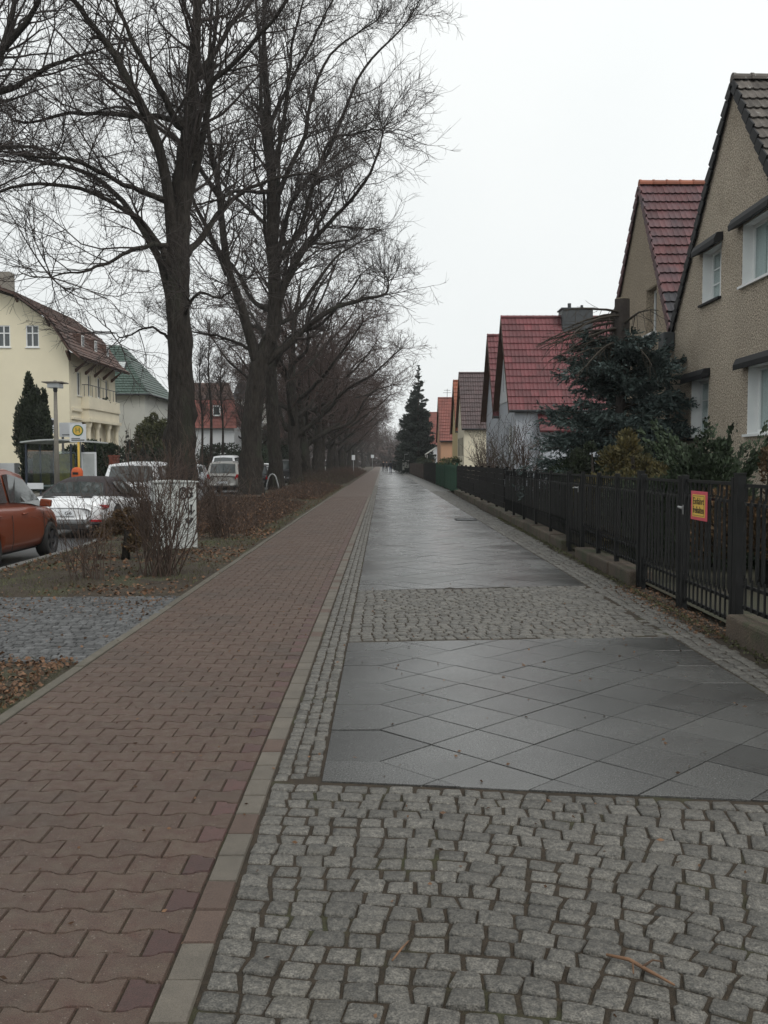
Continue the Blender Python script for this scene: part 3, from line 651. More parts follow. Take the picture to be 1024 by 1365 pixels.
T2_LIMBS = [
 ([(-5.77, 43.7, 5.9), (-6.42, 43.4, 8.34), (-7.05, 43.2, 10), (-7.27, 42.9, 12.3), (-7.44, 42.7, 13.9), (-7.65, 42.4, 15.5), (-7.82, 42.2, 17), (-7.58, 41.9, 20.2), (-7.35, 41.7, 22.6)], .23),
 ([(-5.5, 43.7, 6.2), (-4.23, 44.1, 7.22), (-2.84, 44.5, 8.5), (-1.07, 44.9, 9.28), (0, 45.3, 9.63), (.15, 45.7, 10.2)], .175),
 ([(-5.1, 43.7, 8.1), (-4.43, 43.4, 9.7), (-3.77, 43.1, 11), (-2.72, 42.8, 11.95), (-1.86, 42.6, 12.9), (-.84, 42.3, 14.1), (-.33, 42, 15.2), (-.1, 41.7, 15.9)], .16),
 ([(-5.01, 43.7, 10), (-4.81, 43.8, 11.5), (-4.18, 43.95, 13.6), (-2.79, 44.1, 15.35), (-1.92, 44.2, 17.1), (-1.05, 44.3, 19.2), (-.17, 44.45, 20.45), (1.05, 44.6, 21.7), (1.76, 44.7, 22.85)], .135),
 ([(-5.06, 43.7, 12.6), (-4.55, 44.2, 14.7), (-3.71, 44.7, 16.9), (-3.38, 45.2, 18.85), (-2.51, 45.7, 21.15), (-1.09, 46.2, 22.4), (-.18, 46.7, 23.2)], .14),
 ([(-5.0, 43.7, 8.6), (-3.94, 45, 11.6), (-2.58, 46.4, 12.4), (-1.33, 47.7, 12.9)], .14),
 ([(-5.12, 43.7, 14.3), (-4.7, 43.1, 16), (-4.25, 42.5, 18.1), (-3.95, 41.9, 19.8), (-3.4, 41.3, 21.3), (-3, 40.7, 22.7)], .12),
 ([(-5.16, 43.7, 14.5), (-5.62, 44.4, 17.2), (-5.87, 45.2, 20.6), (-6.2, 45.9, 23.7), (-6.57, 46.7, 26.2)], .13),
 ([(-5.13, 43.7, 14), (-6.43, 42.7, 13.75), (-7.28, 41.7, 13), (-8.72, 40.7, 12.4)], .11),
 ([(-5.65, 43.7, 6.4), (-6.79, 44.7, 7.3), (-8.76, 45.7, 8), (-10.4, 46.7, 8.5)], .10),
 ([(-5.01, 43.7, 10.5), (-3.71, 42.4, 12.2), (-2.28, 41.2, 15.4), (-1.1, 40, 15.55), (.0, 38.7, 15.2)], .12),
 ([(-7.1, 43.2, 10.2), (-8.2, 43.8, 12.4), (-9.4, 44.2, 14.6), (-10.2, 44.6, 17.4)], .14),
 ([(-7.4, 42.7, 13.6), (-8.9, 42, 15.5), (-10.4, 41.5, 16.6), (-11.9, 41, 17.0)], .11),
 ([(-5.2, 43.7, 17), (-4.0, 43.4, 19.5), (-2.7, 43.2, 21.8), (-1.6, 43, 23.9)], .10)]
linden('lime_tree', 'huge bare lime tree forking low, its leaning trunk beside the metal hoop', 'tree', (-6.1, 43.7, 0), T2_TRUNK, .49, T2_LIMBS, GROUP_ROW, dens=1.0, fine=.0075)
def auto_limbs(bx, by, H, n, spread, seed, low=.22, lean=(0, 0)):
    r_ = np.random.default_rng(seed); tr = [(bx + lean[0] * t ** 1.5 + .25 * math.sin(t * 5 + seed), by + lean[1] * t + .2 * math.cos(t * 4 + seed), H * t - .1 * (t == 0)) for t in np.linspace(0, 1, 9)]
    T = np.array(tr); lim = []
    for i in range(n):
        z = lerp(low, .72, (i / max(1, n - 1)) ** 1.1); p0 = np.array([np.interp(z, np.linspace(0, 1, 9), T[:, k]) for k in range(3)])
        a = i * 2.4 + r_.uniform(-.5, .5); out_ = np.array([math.cos(a), math.sin(a), 0]); L_ = spread * (1.05 - .75 * (z - low) ** 1.2) * r_.uniform(.8, 1.15); up = lerp(.75, 1.9, z)
        pts = [p0 + out_ * L_ * f + np.array([0, 0, 1]) * L_ * up * (f ** r_.uniform(.85, 1.35)) * .75 + r_.normal(0, .18, 3) * (f > 0) for f in (0, .25, .5, .75, 1.0)]
        lim.append(([tuple(p) for p in pts], lerp(.21, .085, z)))
    return tr, lim
t3, l3 = auto_limbs(-5.85, 51.5, 21, 11, 5.6, 3, .32)
linden('lime_tree', 'bare lime tree with a bumpy ivy-grown trunk just beyond the metal hoop', 'tree', (-5.85, 51.5, 0), t3, .38, l3, GROUP_ROW, dens=.7, twigs=.72, lvl=3, fine=.0085, mat_twig=M_twig)
# two further crowns, then copies of them down the row
tg1, lg1 = auto_limbs(-6.2, 64, 14.5, 15, 6.4, 8, .22, (.6, 0))
G1 = linden('lime_tree', 'bare lime tree, fourth trunk of the row, with a broad low crown', 'tree', (-6.2, 64, 0), tg1, .43, lg1, GROUP_ROW, dens=.85, twigs=.78, lvl=3, fine=.010, mat_twig=M_twig_red, sag=.18)
tg2, lg2 = auto_limbs(-6.2, 75, 14, 15, 6.2, 15, .2, (-.4, .3))
G2 = linden('lime_tree', 'bare lime tree, fifth trunk of the row, reddish haze of twigs', 'tree', (-6.2, 75, 0), tg2, .40, lg2, GROUP_ROW, dens=.8, twigs=.78, lvl=3, fine=.011, mat_twig=M_twig_red, sag=.2)
for i, (x, y, s, rz) in enumerate([(-6.1, 86, 1.0, 1.9), (-6.3, 97, .98, 4.0), (-6.0, 109, .95, 2.9), (-6.3, 122, 1.0, .9), (-6.0, 136, 1.0, 5.1), (-6.2, 152, .95, 3.3), (-6.2, 170, 1.05, 1.2), (-6.1, 192, 1.0, 2.2), (-6.1, 220, 1.0, 4.4), (-5.5, 255, 1.0, 0.4), (-4.5, 300, 1.1, 3.4)]):
    c = copy_tree((G1, G2)[i % 2]); c.location = (x, y, 0); c.rotation_euler = (0, 0, rz); c.scale = (s, s, s)
    c['label'] = ['bare lime tree, sixth trunk of the row beyond the parked cars', 'bare lime tree, seventh trunk of the row, seen past the sixth'][i] if i < 2 else 'distant bare lime tree in the brown mass at the end of the row'
# trees over the road
for i, (x, y, s, rz) in enumerate([(-15.6, 118, .9, .5), (-15.4, 150, .9, 2.5), (-15.2, 185, .95, 4.1), (-15.3, 230, 1, 1.1)]):
    c = copy_tree((G2, G1)[i % 2]); c.location = (x, y, 0); c.rotation_euler = (0, 0, rz); c.scale = (s, s, s)
    c['label'] = 'distant bare tree across the road beyond the red-roofed house'; c['group'] = 'distant bare trees across the road'
# tree over the road whose trunk stays out of the picture at the left
T0_TRUNK = [(-15.6, 29, -.1), (-15.5, 29, 4), (-15.2, 29, 7), (-14.2, 28.8, 9.5), (-13.0, 28.4, 11.2), (-11.9, 28, 13.4), (-11.3, 27.7, 15.6), (-10.7, 27.5, 18)]
T0_LIMBS = [([(-13.6, 28.6, 10.2), (-12.4, 29.2, 12.6), (-11.6, 29.6, 15.2), (-11.4, 30, 17.6)], .20),
 ([(-12.6, 28.2, 11.9), (-11.2, 28.6, 12.6), (-9.8, 29, 13.6), (-8.5, 29.3, 14.2)], .13),
 ([(-12.2, 28.1, 12.8), (-10.6, 27.4, 13.7), (-9.3, 26.8, 14.9), (-8.2, 26.2, 15.3)], .13),
 ([(-14.4, 28.8, 9.0), (-12.6, 27.6, 9.5), (-11.2, 26.8, 10.2), (-9.6, 26.2, 10.3), (-8.6, 25.8, 9.9)], .12),
 ([(-14.8, 29, 8), (-16.6, 29, 11), (-17.4, 29, 15)], .2)]
linden('lime_tree', 'bare tree across the road whose limbs reach in at the upper left corner', 'tree', (-15.6, 29, 0), T0_TRUNK, .40, T0_LIMBS, None, dens=.9, twigs=.9, fine=.006)
# young slim trees in front of the red-roofed house
def slim(label, x, y, h, r):
    root = thing('young_tree', label, 'tree', (x, y, 0), 0, 'slim bare trees before the red-roofed house')
    P = resample([(x, y, -.1), (x + .1, y, h * .4), (x - .1, y, h * .7), (x + .05, y, h)], 20); np_mesh('trunk', *tubes(P[None], np.linspace(r, .02, 20)[None], 7), M_bark, root, True)
    o, d, t, ix, pr = spawn(P[None], np.linspace(r, .03, 20)[None], None, 60, .3, 1, .4, .9); l1 = rng.uniform(1, 2.8, 60) * (1.3 - t); P1 = grow(o, d, l1, 5, .12, .1)
    R1 = np.repeat(np.linspace(.03, .01, 6)[None], 60, 0); o, d, t, ix, pr = spawn(P1, R1, None, 9, .1, 1, .4, .9); P2 = grow(o, d, rng.uniform(.4, 1.0, len(o)), 3, .15, .08)
    np_mesh('crown', *merge([tubes(P1, R1, 4), tubes(P2, np.full((len(o), 4), .011), 3)]), M_twig, root, True)
slim('leftmost of the slim bare trees before the red-roofed house', -16.5, 85, 12.5, .13)
slim('tallest slim bare tree before the red-roofed house', -15.5, 84, 14.0, .16)
slim('slim bare tree right of the tallest one before the red-roofed house', -14.8, 86, 12.0, .13)
slim('slim bare tree by the balconied grey house, rightmost of its cluster', -14.3, 95, 11, .12)

# ---------------------------------------------------------------- evergreen and shrub builders
def leaf_faces(P, D, ln, wd):
    """one folded blade (two triangles) per point"""
    n = len(P); s = nrm(np.cross(D, rng.normal(size=D.shape))); up = np.cross(D, s)
    ln, wd = np.broadcast_to(ln, n)[:, None], np.broadcast_to(wd, n)[:, None]
    a, c = P, P + D * ln; b, e = P + D * ln * .5 + s * wd + up * wd * .3, P + D * ln * .5 - s * wd + up * wd * .3
    V = np.stack([a, b, c, e], 1).reshape(-1, 3); F = np.arange(n * 4).reshape(-1, 4); return V, F
def bushy(name, label, cat, x, y, h, rx, ry, mat, n=9000, size=.07, lobes=14, z0=.05, upright=.6, shape='egg', seed=1, group=None, stem=True, ground=.04):
    """leaf clumps through an uneven volume made of many overlapping lobes; > foliage, stem"""
    r_ = np.random.default_rng(seed); root = thing(name, label, cat, (x, y, ground), 0, group)
    cs, rs = [], []
    for i in range(lobes):
        t = r_.uniform(0, 1) if i else .4; a = r_.uniform(0, 6.28)
        prof = {'egg': math.sin(math.pi * min(1, .18 + .80 * t)) ** .8, 'column': min(1, 3.2 * (1 - t)) * (.75 + .25 * math.sin(math.pi * t)), 'cone': (1 - t) * .95 + .05, 'spread': .5 + .5 * math.sin(math.pi * (.1 + .75 * t)), 'block': 1.0}[shape]
        q = r_.uniform(.25, .75) * prof; cs.append((x + math.cos(a) * rx * q * 1.25, y + math.sin(a) * ry * q * 1.25, ground + z0 + h * t * .86)); rs.append(max(.16, .48 * prof * r_.uniform(.7, 1.2)))
    cs, rs = np.array(cs), np.array(rs); pick = r_.choice(lobes, n, p=rs ** 1.4 / (rs ** 1.4).sum())
    u = nrm(r_.normal(size=(n, 3))); rad = r_.uniform(0, 1, n) ** .45; sc = np.array([rx, ry, h * .36]) 
    P = cs[pick] + u * (rad * rs[pick])[:, None] * sc; P[:, 2] = np.clip(P[:, 2], ground + .02, ground + z0 + h * 1.02)
    D = nrm(u * .8 + np.array([0, 0, upright]) + r_.normal(0, .45, (n, 3)))
    np_mesh('foliage', *leaf_faces(P, D, size * r_.uniform(.6, 1.5, n), size * .30), mat, root)
    if stem: MB().tube([(x, y, ground - .05), (x + .03, y, ground + h * .5), (x, y, ground + h * .8)], [.06 + .02 * h, .05, .015], 6).build('stem', M_bark, root, True)
    return root
def twiggy(name, label, cat, x, y, h, spread, n, mat, seed=1, group=None, dens=1.0, r=.008, ground=0.0, lean=0.0):
    """many-stemmed bare shrub; > stems, twigs"""
    global rng
    keep, rng = rng, np.random.default_rng(seed); root = thing(name, label, cat, (x, y, ground), 0, group)
    o = np.stack([x + rng.normal(0, .09 + .05 * spread, n), y + rng.normal(0, .09 + .05 * spread, n), np.full(n, ground - .03)], 1); a = rng.uniform(0, 6.28, n); q = rng.uniform(.05, 1, n) * spread / h
    d = np.stack([np.cos(a) * q + lean, np.sin(a) * q, np.ones(n)], 1); ln = h * rng.uniform(.55, 1.08, n); P = grow(o, d, ln, 8, .075, .02); Rr = np.repeat(np.linspace(r, r * .35, 9)[None], n, 0) * rng.uniform(.7, 1.3, n)[:, None]
    np_mesh('stems', *tubes(P, Rr, 5), mat, root, True)
    o, d, t, ix, pr = spawn(P, Rr, None, int(9 * dens), .2, 1, .35, .95); l1 = ln[ix] * rng.uniform(.12, .38, len(o)); P1 = grow(o, d, l1, 4, .14, .05); R1 = np.repeat(np.linspace(r * .45, r * .25, 5)[None], len(o), 0)
    o2, d2, t2, ix2, pr2 = spawn(P1, R1, None, int(3 * dens), .2, 1, .4, .9); P2 = grow(o2, d2, l1[ix2] * rng.uniform(.3, .6, len(o2)), 2, .15, .05); R2 = np.full((len(o2), 3), r * .25)
    np_mesh('twigs', *merge([tubes(P1, R1, 3), tubes(P2, R2, 3)]), mat, root, True)
    rng = keep; return root
def spruce(name, label, x, y, h, rad, mat, tiers, per, needles, nlen, droop, trunk_r, top=1.0, z0=.4, seed=1, group=None, ground=.04, trunk_mat=None, cat='tree', taper=.9, nw=.16):
    """conifer: whorls of drooping boughs carrying needle sprays; > trunk, boughs, foliage"""
    global rng
    keep, rng = rng, np.random.default_rng(seed); root = thing(name, label, cat, (x, y, ground), 0, group)
    nb = tiers * per; zt = np.repeat(np.linspace(0, 1, tiers), per) + rng.normal(0, .4 / tiers, nb); zt = np.clip(zt, 0, 1); a = rng.uniform(0, 6.28, nb)
    Rb = rad * ((1 - zt) ** taper * .93 + .05) * rng.uniform(.75, 1.12, nb); o = np.stack([np.full(nb, x), np.full(nb, y), ground + z0 + (h * top - z0) * zt], 1)
    d = np.stack([np.cos(a), np.sin(a), np.full(nb, .15) + .6 * zt ** 2], 1); P = grow(o, d, Rb, 7, .04, -droop); P[:, 5:, 2] += (np.array([.02, .06, .12]) * Rb[:, None])
    Rr = np.clip(Rb * .012, .01, .05)[:, None] * np.linspace(1, .2, 8)[None]
    H = h * top + .02
    np_mesh('trunk', *tubes(np.array([[(x, y, ground - .05), (x, y, ground + H * .5), (x, y, ground + H)]], float), np.array([[trunk_r, trunk_r * .8, trunk_r * (.72 if top < 1 else .06)]]), 12), trunk_mat or M_stumpbark, root, True)
    np_mesh('boughs', *tubes(P, Rr, 4), M_deadwood if trunk_mat else M_bark, root, True)
    # side sprays lie flat along each bough
    o1, d1, t1, ix, pr = spawn(P, Rr, None, needles, .15, 1.0, .5, 1.1); d1[:, 2] *= .35; d1[:, 2] -= .12; d1 = nrm(d1); ls = Rb[ix] * rng.uniform(.14, .34, len(o1)) * (1.1 - .5 * t1); Ps = grow(o1, d1, ls, 3, .1, -.03)
    q, dd, tt, jx, pp = spawn(Ps, np.zeros((len(Ps), 4)), None, 9, .0, 1.0, .25, .8)
    sz = nlen * np.clip(2.2 * Rb[ix[jx]] / rad, .30, 1.0); np_mesh('foliage', *leaf_faces(q, dd, sz * rng.uniform(.6, 1.3, len(q)), sz * nw), mat, root)
    rng = keep; return root
# ---------------------------------------------------------------- houses on the right
def window(parent, xf, y0, y1, z0, z1, depth=.2, muntin=None, curtain=True, sill=True, reveal=M_white, frame=M_white, pane=None, sgn=1):
    """window set back in a wall facing -x (sgn=1) or +x (sgn=-1)"""
    X = lambda a: xf + sgn * a
    def bx(m, a, b, *r): m.box(min(X(a), X(b)), max(X(a), X(b)), *r)
    w = MB(); g = .004; t = .03
    bx(w, .012, depth + .07, y0 + g, y0 + t, z0 + g, z1 - g); bx(w, .012, depth + .07, y1 - t, y1 - g, z0 + g, z1 - g)
    bx(w, .012, depth + .07, y0 + t, y1 - t, z1 - t, z1 - g); bx(w, .012, depth + .07, y0 + t, y1 - t, z0 + g, z0 + t)
    f = w.build('window', reveal, parent)
    ORG[f.name] = ORG[parent.name]
    a0, a1, b0, b1 = y0 + t + .003, y1 - t - .003, z0 + t + .003, z1 - t - .003; ft = .06
    fr = MB(); d0, d1 = depth, depth + .055
    bx(fr, d0, d1, a0, a0 + ft, b0, b1); bx(fr, d0, d1, a1 - ft, a1, b0, b1); bx(fr, d0, d1, a0 + ft, a1 - ft, b0, b0 + ft); bx(fr, d0, d1, a0 + ft, a1 - ft, b1 - ft, b1)
    if y1 - y0 > .7: c = (a0 + a1) / 2; bx(fr, d0 + .003, d1, c - .045, c + .045, b0 + ft, b1 - ft)
    if muntin:
        for k in range(1, muntin): z = lerp(b0 + ft, b1 - ft, k / muntin); bx(fr, d0 + .012, d0 + .03, a0 + ft, a1 - ft, z - .012, z + .012)
    fr.build('frame', frame, f)
    pn = MB(); bx(pn, d0 + .032, d0 + .038, a0 + ft * .6, a1 - ft * .6, b0 + ft * .6, b1 - ft * .6); pn.build('pane', pane or (M_glass if curtain else M_pane), f)
    if curtain:
        cm = MB(); n = 24
        vs = [(X(d0 + .065 + .012 * math.sin(k * 1.9)), lerp(a0, a1, k / n), z) for k in range(n + 1) for z in (b0, b1)]
        cm.add(vs, [(2 * k, 2 * k + 2, 2 * k + 3, 2 * k + 1) for k in range(n)]).build('curtain', M_curtain, f, smooth=True)
    if sill: sm = MB(); bx(sm, -.07, .010, y0 - .04, y1 + .04, z0 - .045, z0 + .002); sm.build('sill', M_black_trim if reveal is M_white and muntin else M_white, f)
    return f
def hood(parent, xf, y0, y1, z, mat=M_black_trim, dp=.20, h=.145):
    MB().ext([(xf - .001, y0, z - .02), (xf - dp, y0, z - .10), (xf - dp, y0, z - .10 + h * .75), (xf - dp * .7, y0, z + h * .9), (xf - .001, y0, z + h)], (0, y1 - y0, 0)).build('shutter_hood', mat, parent, bevel=.012)
def tile_geo(o, U, Vv, Nn, w, ln, lap=.05, rise=.056, amp=.026):
    n = 7; vs = []
    for k in range(n):
        u = w * (k / (n - 1)) * 1.0; h = amp * (.5 + .5 * math.cos(4 * math.pi * k / (n - 1)))
        vs += [o + U * u - Vv * lap + Nn * (h + rise - .022), o + U * u - Vv * lap + Nn * (h + rise), o + U * u + Vv * ln + Nn * (h + .006)]
    fs = []
    for k in range(n - 1): a, b = 3 * k, 3 * k + 3; fs += [(a, b, b + 1, a + 1), (a + 1, b + 1, b + 2, a + 2)]
    return vs, fs
def slope_tiles(roof, x0, x1, p_eave, p_ridge, mat, single_to=None, w=.30, ln=.335, rows_black=0, U=None, limit=290, name='tile'):
    """courses of wavy tiles on a slope from p_eave to p_ridge (y,z), running along x from x0 to x1"""
    e, r = Vector((0, *p_eave)), Vector((0, *p_ridge)); Vv = (r - e).normalized(); Ux = Vector((1, 0, 0)); Nn = Ux.cross(Vv)
    if Nn.z < 0: Nn = -Nn
    Lg = (r - e).length; nr = max(1, round(Lg / ln)); ex = Lg / nr; nc = int((x1 - x0) / w); rest = MB(); cnt = 0; me = {}
    for j in range(nr):
        for i in range(nc):
            o = Vector((x0 + i * w, p_eave[0], p_eave[1])) + Vv * (ex * j); bl = j < rows_black
            if single_to and x0 + i * w < single_to and cnt < limit:
                if bl not in me:
                    vs, fs = tile_geo(Vector((0, 0, 0)), Ux, Vv, Nn, w * .985, ex); d = bpy.data.meshes.new(name); d.from_pydata([tuple(v) for v in vs], [], fs); d.update(); d.materials.append(M_tile_black if bl else mat); me[bl] = d
                t = bpy.data.objects.new(name, me[bl]); C.objects.link(t); t.parent = roof; t.location = o - Vector(ORG[roof.name]) + Nn * random.uniform(-.003, .006); t.rotation_euler = (random.gauss(0, .006), random.gauss(0, .006), 0); cnt += 1
            else: rest.add(*tile_geo(o + Nn * random.uniform(-.002, .005), Ux, Vv, Nn, w * .985, ex), 1 if bl else 0)
    if rest.f: stuff(rest.build('tiles', [mat, M_tile_black], roof))
def ridge_row(roof, x0, x1, y, z, mat, r=.11, ln=.36):
    n = int((x1 - x0) / ln)
    for i in range(n if n < 12 else 12):
        m_ = MB(); a = x0 + i * ln; prof = [(math.cos(t), math.sin(t)) for t in np.linspace(-.25, math.pi + .25, 8)]
        vs = [(xx, y + c * rr, z + s * rr) for xx, rr in ((a, r * 1.12), (a + .05, r * 1.12), (a + .055, r), (a + ln, r * .95)) for c, s in prof]
        m_.add(vs, [(q * 8 + k, q * 8 + k + 1, (q + 1) * 8 + k + 1, (q + 1) * 8 + k) for q in range(3) for k in range(7)] + [tuple(range(8))]).build('ridge_tile', mat, roof)
    if n > 12: MB().tube([(x0 + 12 * ln, y, z), (x1, y, z)], r * .95, 10, cap=True).build('ridge', mat, roof)
def gable_house(name, label, xf, yn, ya, yf, ze, zr, depth, wall, tile, holes, overhang=.05, soffit=None, verge='tiles', ridge_mat=None, single=None, black=0, near_wall=True, group=None, z0=0, eave_ext=.25, upper=None, tw=.30, tl=.335, vmat=None):
    h = thing(name, label, 'house', (xf, ya, 0), 0, group); xb = xf + depth
    MB().holed([(yn, z0), (yf, z0), (yf, ze), (ya, zr), (yn, ze)], [[(a, c), (b, c), (b, d), (a, d)] for a, b, c, d in holes], lambda y, z: (xf, y, z), (.3, 0, 0)).build('wall', wall, h)
    sw = MB(); sw.box(xf + .302, xb, yn, yn + .25, z0, ze - .02); sw.box(xf + .302, xb, yf - .25, yf, z0, ze - .02); sw.ext([(xb + .002, yn, z0), (xb + .002, yf, z0), (xb + .002, yf, ze), (xb + .002, ya, zr), (xb + .002, yn, ze)], (.25, 0, 0)); sw.build('side_wall', wall, h)
    sf = soffit or M_black_trim
    s1 = (zr - ze) / (ya - yn); s2 = (zr - ze) / (yf - ya); x0 = xf - overhang
    ne, fe = (yn - eave_ext, ze - s1 * eave_ext), (yf + eave_ext, ze - s2 * eave_ext)
    k = .05
    rb = MB().ext([(x0, ne[0], ne[1] + .004), (x0, ya - .01, zr + .004), (x0, ya - .01, zr + k), (x0, ne[0], ne[1] + k)], (xb + .3 - x0, 0, 0))
    rb.ext([(x0, fe[0], fe[1] + .004), (x0, fe[0], fe[1] + k), (x0, ya + .01, zr + k), (x0, ya + .01, zr + .004)], (xb + .3 - x0, 0, 0))
    roof = rb.build('roof', sf, h); ORG[roof.name] = ORG[h.name]
    slope_tiles(roof, x0, xb + .3, (ne[0], ne[1] + k), (ya, zr + k), tile, single, rows_black=black, w=tw, ln=tl)
    slope_tiles(roof, x0, xb + .3, (fe[0], fe[1] + k), (ya, zr + k), tile, None, rows_black=0, w=tw, ln=tl)
    ridge_row(roof, x0 - .01, xb + .3, ya, zr + k + .03, ridge_mat or tile)
    if verge == 'tiles':
        for (p, q) in (((ne[0], ne[1]), (ya, zr)), ((fe[0], fe[1]), (ya, zr))):
            n = 17
            for i in range(n):
                a, b = i / n, (i + 1) / n - .004; ya0, za0, yb0, zb0 = lerp(p[0], q[0], a), lerp(p[1], q[1], a), lerp(p[0], q[0], b), lerp(p[1], q[1], b)
                nx_, nz_ = (zb0 - za0), -(yb0 - ya0); l_ = math.hypot(nx_, nz_); nx_, nz_ = nx_ / l_, nz_ / l_; 
                if nz_ < 0: nx_, nz_ = -nx_, -nz_
                MB().ext([(x0 - .035, ya0 + nx_ * .15, za0 + nz_ * .15), (x0 - .035, yb0 + nx_ * .085, zb0 + nz_ * .085), (x0 - .035, yb0 - nx_ * .11, zb0 - nz_ * .11), (x0 - .035, ya0 - nx_ * .075, za0 - nz_ * .075)], (.034, 0, 0)).build('verge_tile', vmat or tile, roof)
    else:
        for (p, q) in ((ne, (ya, zr)), (fe, (ya, zr))):
            s = abs((q[1] - p[1]) / (q[0] - p[0])); dz = .24
            MB().ext([(x0 - .03, p[0], p[1] - dz * .4), (x0 - .03, q[0], q[1] - dz * .75), (x0 - .03, q[0], q[1] + .03), (x0 - .03, p[0], p[1] + .03)], (.028, 0, 0)).build('bargeboard', M_board, h)
    return h
H1 = gable_house('gabled_house', 'tan roughcast gabled house with black shutter hoods, nearest on the right', 7.0, 15.25, 18.89, 22.62, 4.65, 9.06, 9, M_roughcast, M_tile_dark,
    [(20.07, 21.22, 2.08, 3.40), (19.46, 20.62, 4.98, 6.12), (16.2, 17.95, 2.08, 3.40), (16.8, 18.35, 4.96, 6.16)], single=9.0, eave_ext=.02, ridge_mat=M_tile_dark, vmat=M_black_trim)
window(H1, 7.0, 20.07, 21.22, 2.08, 3.40, muntin=3); window(H1, 7.0, 19.46, 20.62, 4.98, 6.12, muntin=3)
window(H1, 7.0, 16.2, 17.95, 2.08, 3.40); window(H1, 7.0, 16.8, 18.35, 4.96, 6.16)
for a, b, z in ((19.98, 21.38, 3.42), (19.36, 20.80, 6.14), (16.1, 18.2, 3.42), (16.7, 18.6, 6.18)): hood(H1, 7.0, a, b, z)
H2 = gable_house('gabled_house', 'greyish roughcast gabled house with red-and-black tiles and an orange ridge', 7.0, 22.66, 25.6, 29.1, 4.68, 8.98, 9, M_roughcast_grey, M_tile_mixed,
    [(24.0, 24.95, 4.9, 6.1), (27.3, 28.4, 2.1, 3.4), (24.2, 25.4, 2.1, 3.4)], single=9.7, black=4, ridge_mat=M_ridge, eave_ext=.02)
window(H2, 7.0, 24.0, 24.95, 4.9, 6.1, reveal=M_roughcast_grey, curtain=False); window(H2, 7.0, 27.3, 28.4, 2.1, 3.4, curtain=False); window(H2, 7.0, 24.2, 25.4, 2.1, 3.4, curtain=False)
# valley gutter, hopper and downpipe where the two roofs meet
MB().box(6.72, 6.99, 22.42, 22.86, 4.30, 4.66).build('rain_hopper', M_gutter, H1, bevel=.02)
MB().tube([(6.88, 22.64, 4.3), (6.9, 22.64, 3.9), (6.93, 22.64, .05)], .055, 10).build('downpipe', M_gutter, H1, True)
def far_house(label, ya, xf, half, zr, ze, wall, tile, wins=(), ridge=None, soffit=None, overhang=.35, depth=9.5, upper=None):
    h = gable_house('gabled_house', label, xf, ya - half, ya, ya + half, ze, zr, depth, wall, tile, [w[:4] for w in wins], overhang=overhang, soffit=soffit or M_board, verge='board', ridge_mat=ridge or tile, tw=.42, tl=.47)
    s_ = (zr - ze) / half; MB().tube([(xf - overhang, ya - half - .33, ze - s_ * .25 + .0), (xf + depth, ya - half - .33, ze - s_ * .25 + .0)], .075, 8).build('gutter', M_gutter, h, True)
    for w in wins: window(h, xf, *w[:4], depth=.08, curtain=False, sill=False, reveal=w[4] if len(w) > 4 else M_white)
    return h
H3 = far_house('wine-red roofed house with a blue-grey wall under a white gable, past the spruce', 52.8, 7.0, 3.35, 9.6, 4.6, M_bluegrey, M_tile_red, [(51.3, 52.3, 5.6, 7.2), (53.0, 54.0, 5.6, 7.2), (50.4, 51.7, 2.1, 3.5)])
g3 = MB().holed([(49.95, 4.95), (55.65, 4.95), (52.8, 9.2)], [[(51.25, 5.55), (52.35, 5.55), (52.35, 7.25), (51.25, 7.25)], [(52.95, 5.55), (54.05, 5.55), (54.05, 7.25), (52.95, 7.25)]], lambda y, z: (6.96, y, z), (.038, 0, 0)); g3.build('gable_cladding', M_whitewall, H3)
MB().box(10.0, 11.7, 52.2, 53.4, 8.6, 10.05).build('chimney', M_gutter, H3, bevel=.02)
cp = MB().box(9.93, 11.77, 52.13, 53.47, 10.052, 10.12); cp.tube([(10.5, 52.8, 10.12), (10.5, 52.8, 10.45)], .1, 8).tube([(11.2, 52.8, 10.12), (11.2, 52.8, 10.35)], .08, 8); cp.build('chimney_cap', M_gutter, H3)
# lean-to and dormer eave of the wine-red house
lt = MB().ext([(8.2, 48.6, 3.1), (8.2, 49.42, 4.05), (8.2, 49.42, 4.12), (8.2, 48.55, 3.2)], (6, 0, 0)).build('porch_roof', M_tile_red, H3)
MB().box(8.3, 14, 49.0, 49.4, 0, 3.4).build('porch_wall', M_bluegrey, H3)
H3b = far_house('wine-red roofed house behind the one with the white gable', 59.6, 7.0, 3.35, 9.5, 4.6, M_bluegrey, M_tile_red, [(59.0, 60.2, 5.3, 6.8)])
H4 = far_house('cream house with a dark brown tiled roof and dark shutters', 83.5, 7.0, 3.4, 9.4, 4.7, M_cream_pale, M_tile_brown, [(81.4, 82.1, 2.1, 3.7, M_black_trim), (82.8, 83.5, 2.1, 3.7, M_black_trim), (84.2, 84.9, 2.1, 3.7, M_black_trim), (85.6, 86.3, 2.1, 3.7, M_black_trim)], overhang=.2)
H4b = far_house('yellow house with an orange tiled roof beside the dark brown roof', 90.2, 7.0, 3.3, 9.3, 4.7, M_yellowwall, M_tile_orange, [(89.4, 91, 5.4, 6.8)], overhang=.2)
H5 = far_house('peach house with a brick-red tiled roof near the tall spruce', 115.7, 7.0, 3.6, 9.4, 4.4, M_peach, M_tile_brick, [(114.8, 116.4, 5.4, 6.8)], overhang=.15)
MB().tube([(8.0, 115.7, 9.4), (8.0, 115.7, 10.6)], .03, 6).box(7.5, 8.5, 115.68, 115.72, 10.1, 10.14).box(7.6, 8.4, 115.68, 115.72, 10.4, 10.44).build('aerial', M_gutter, H5)
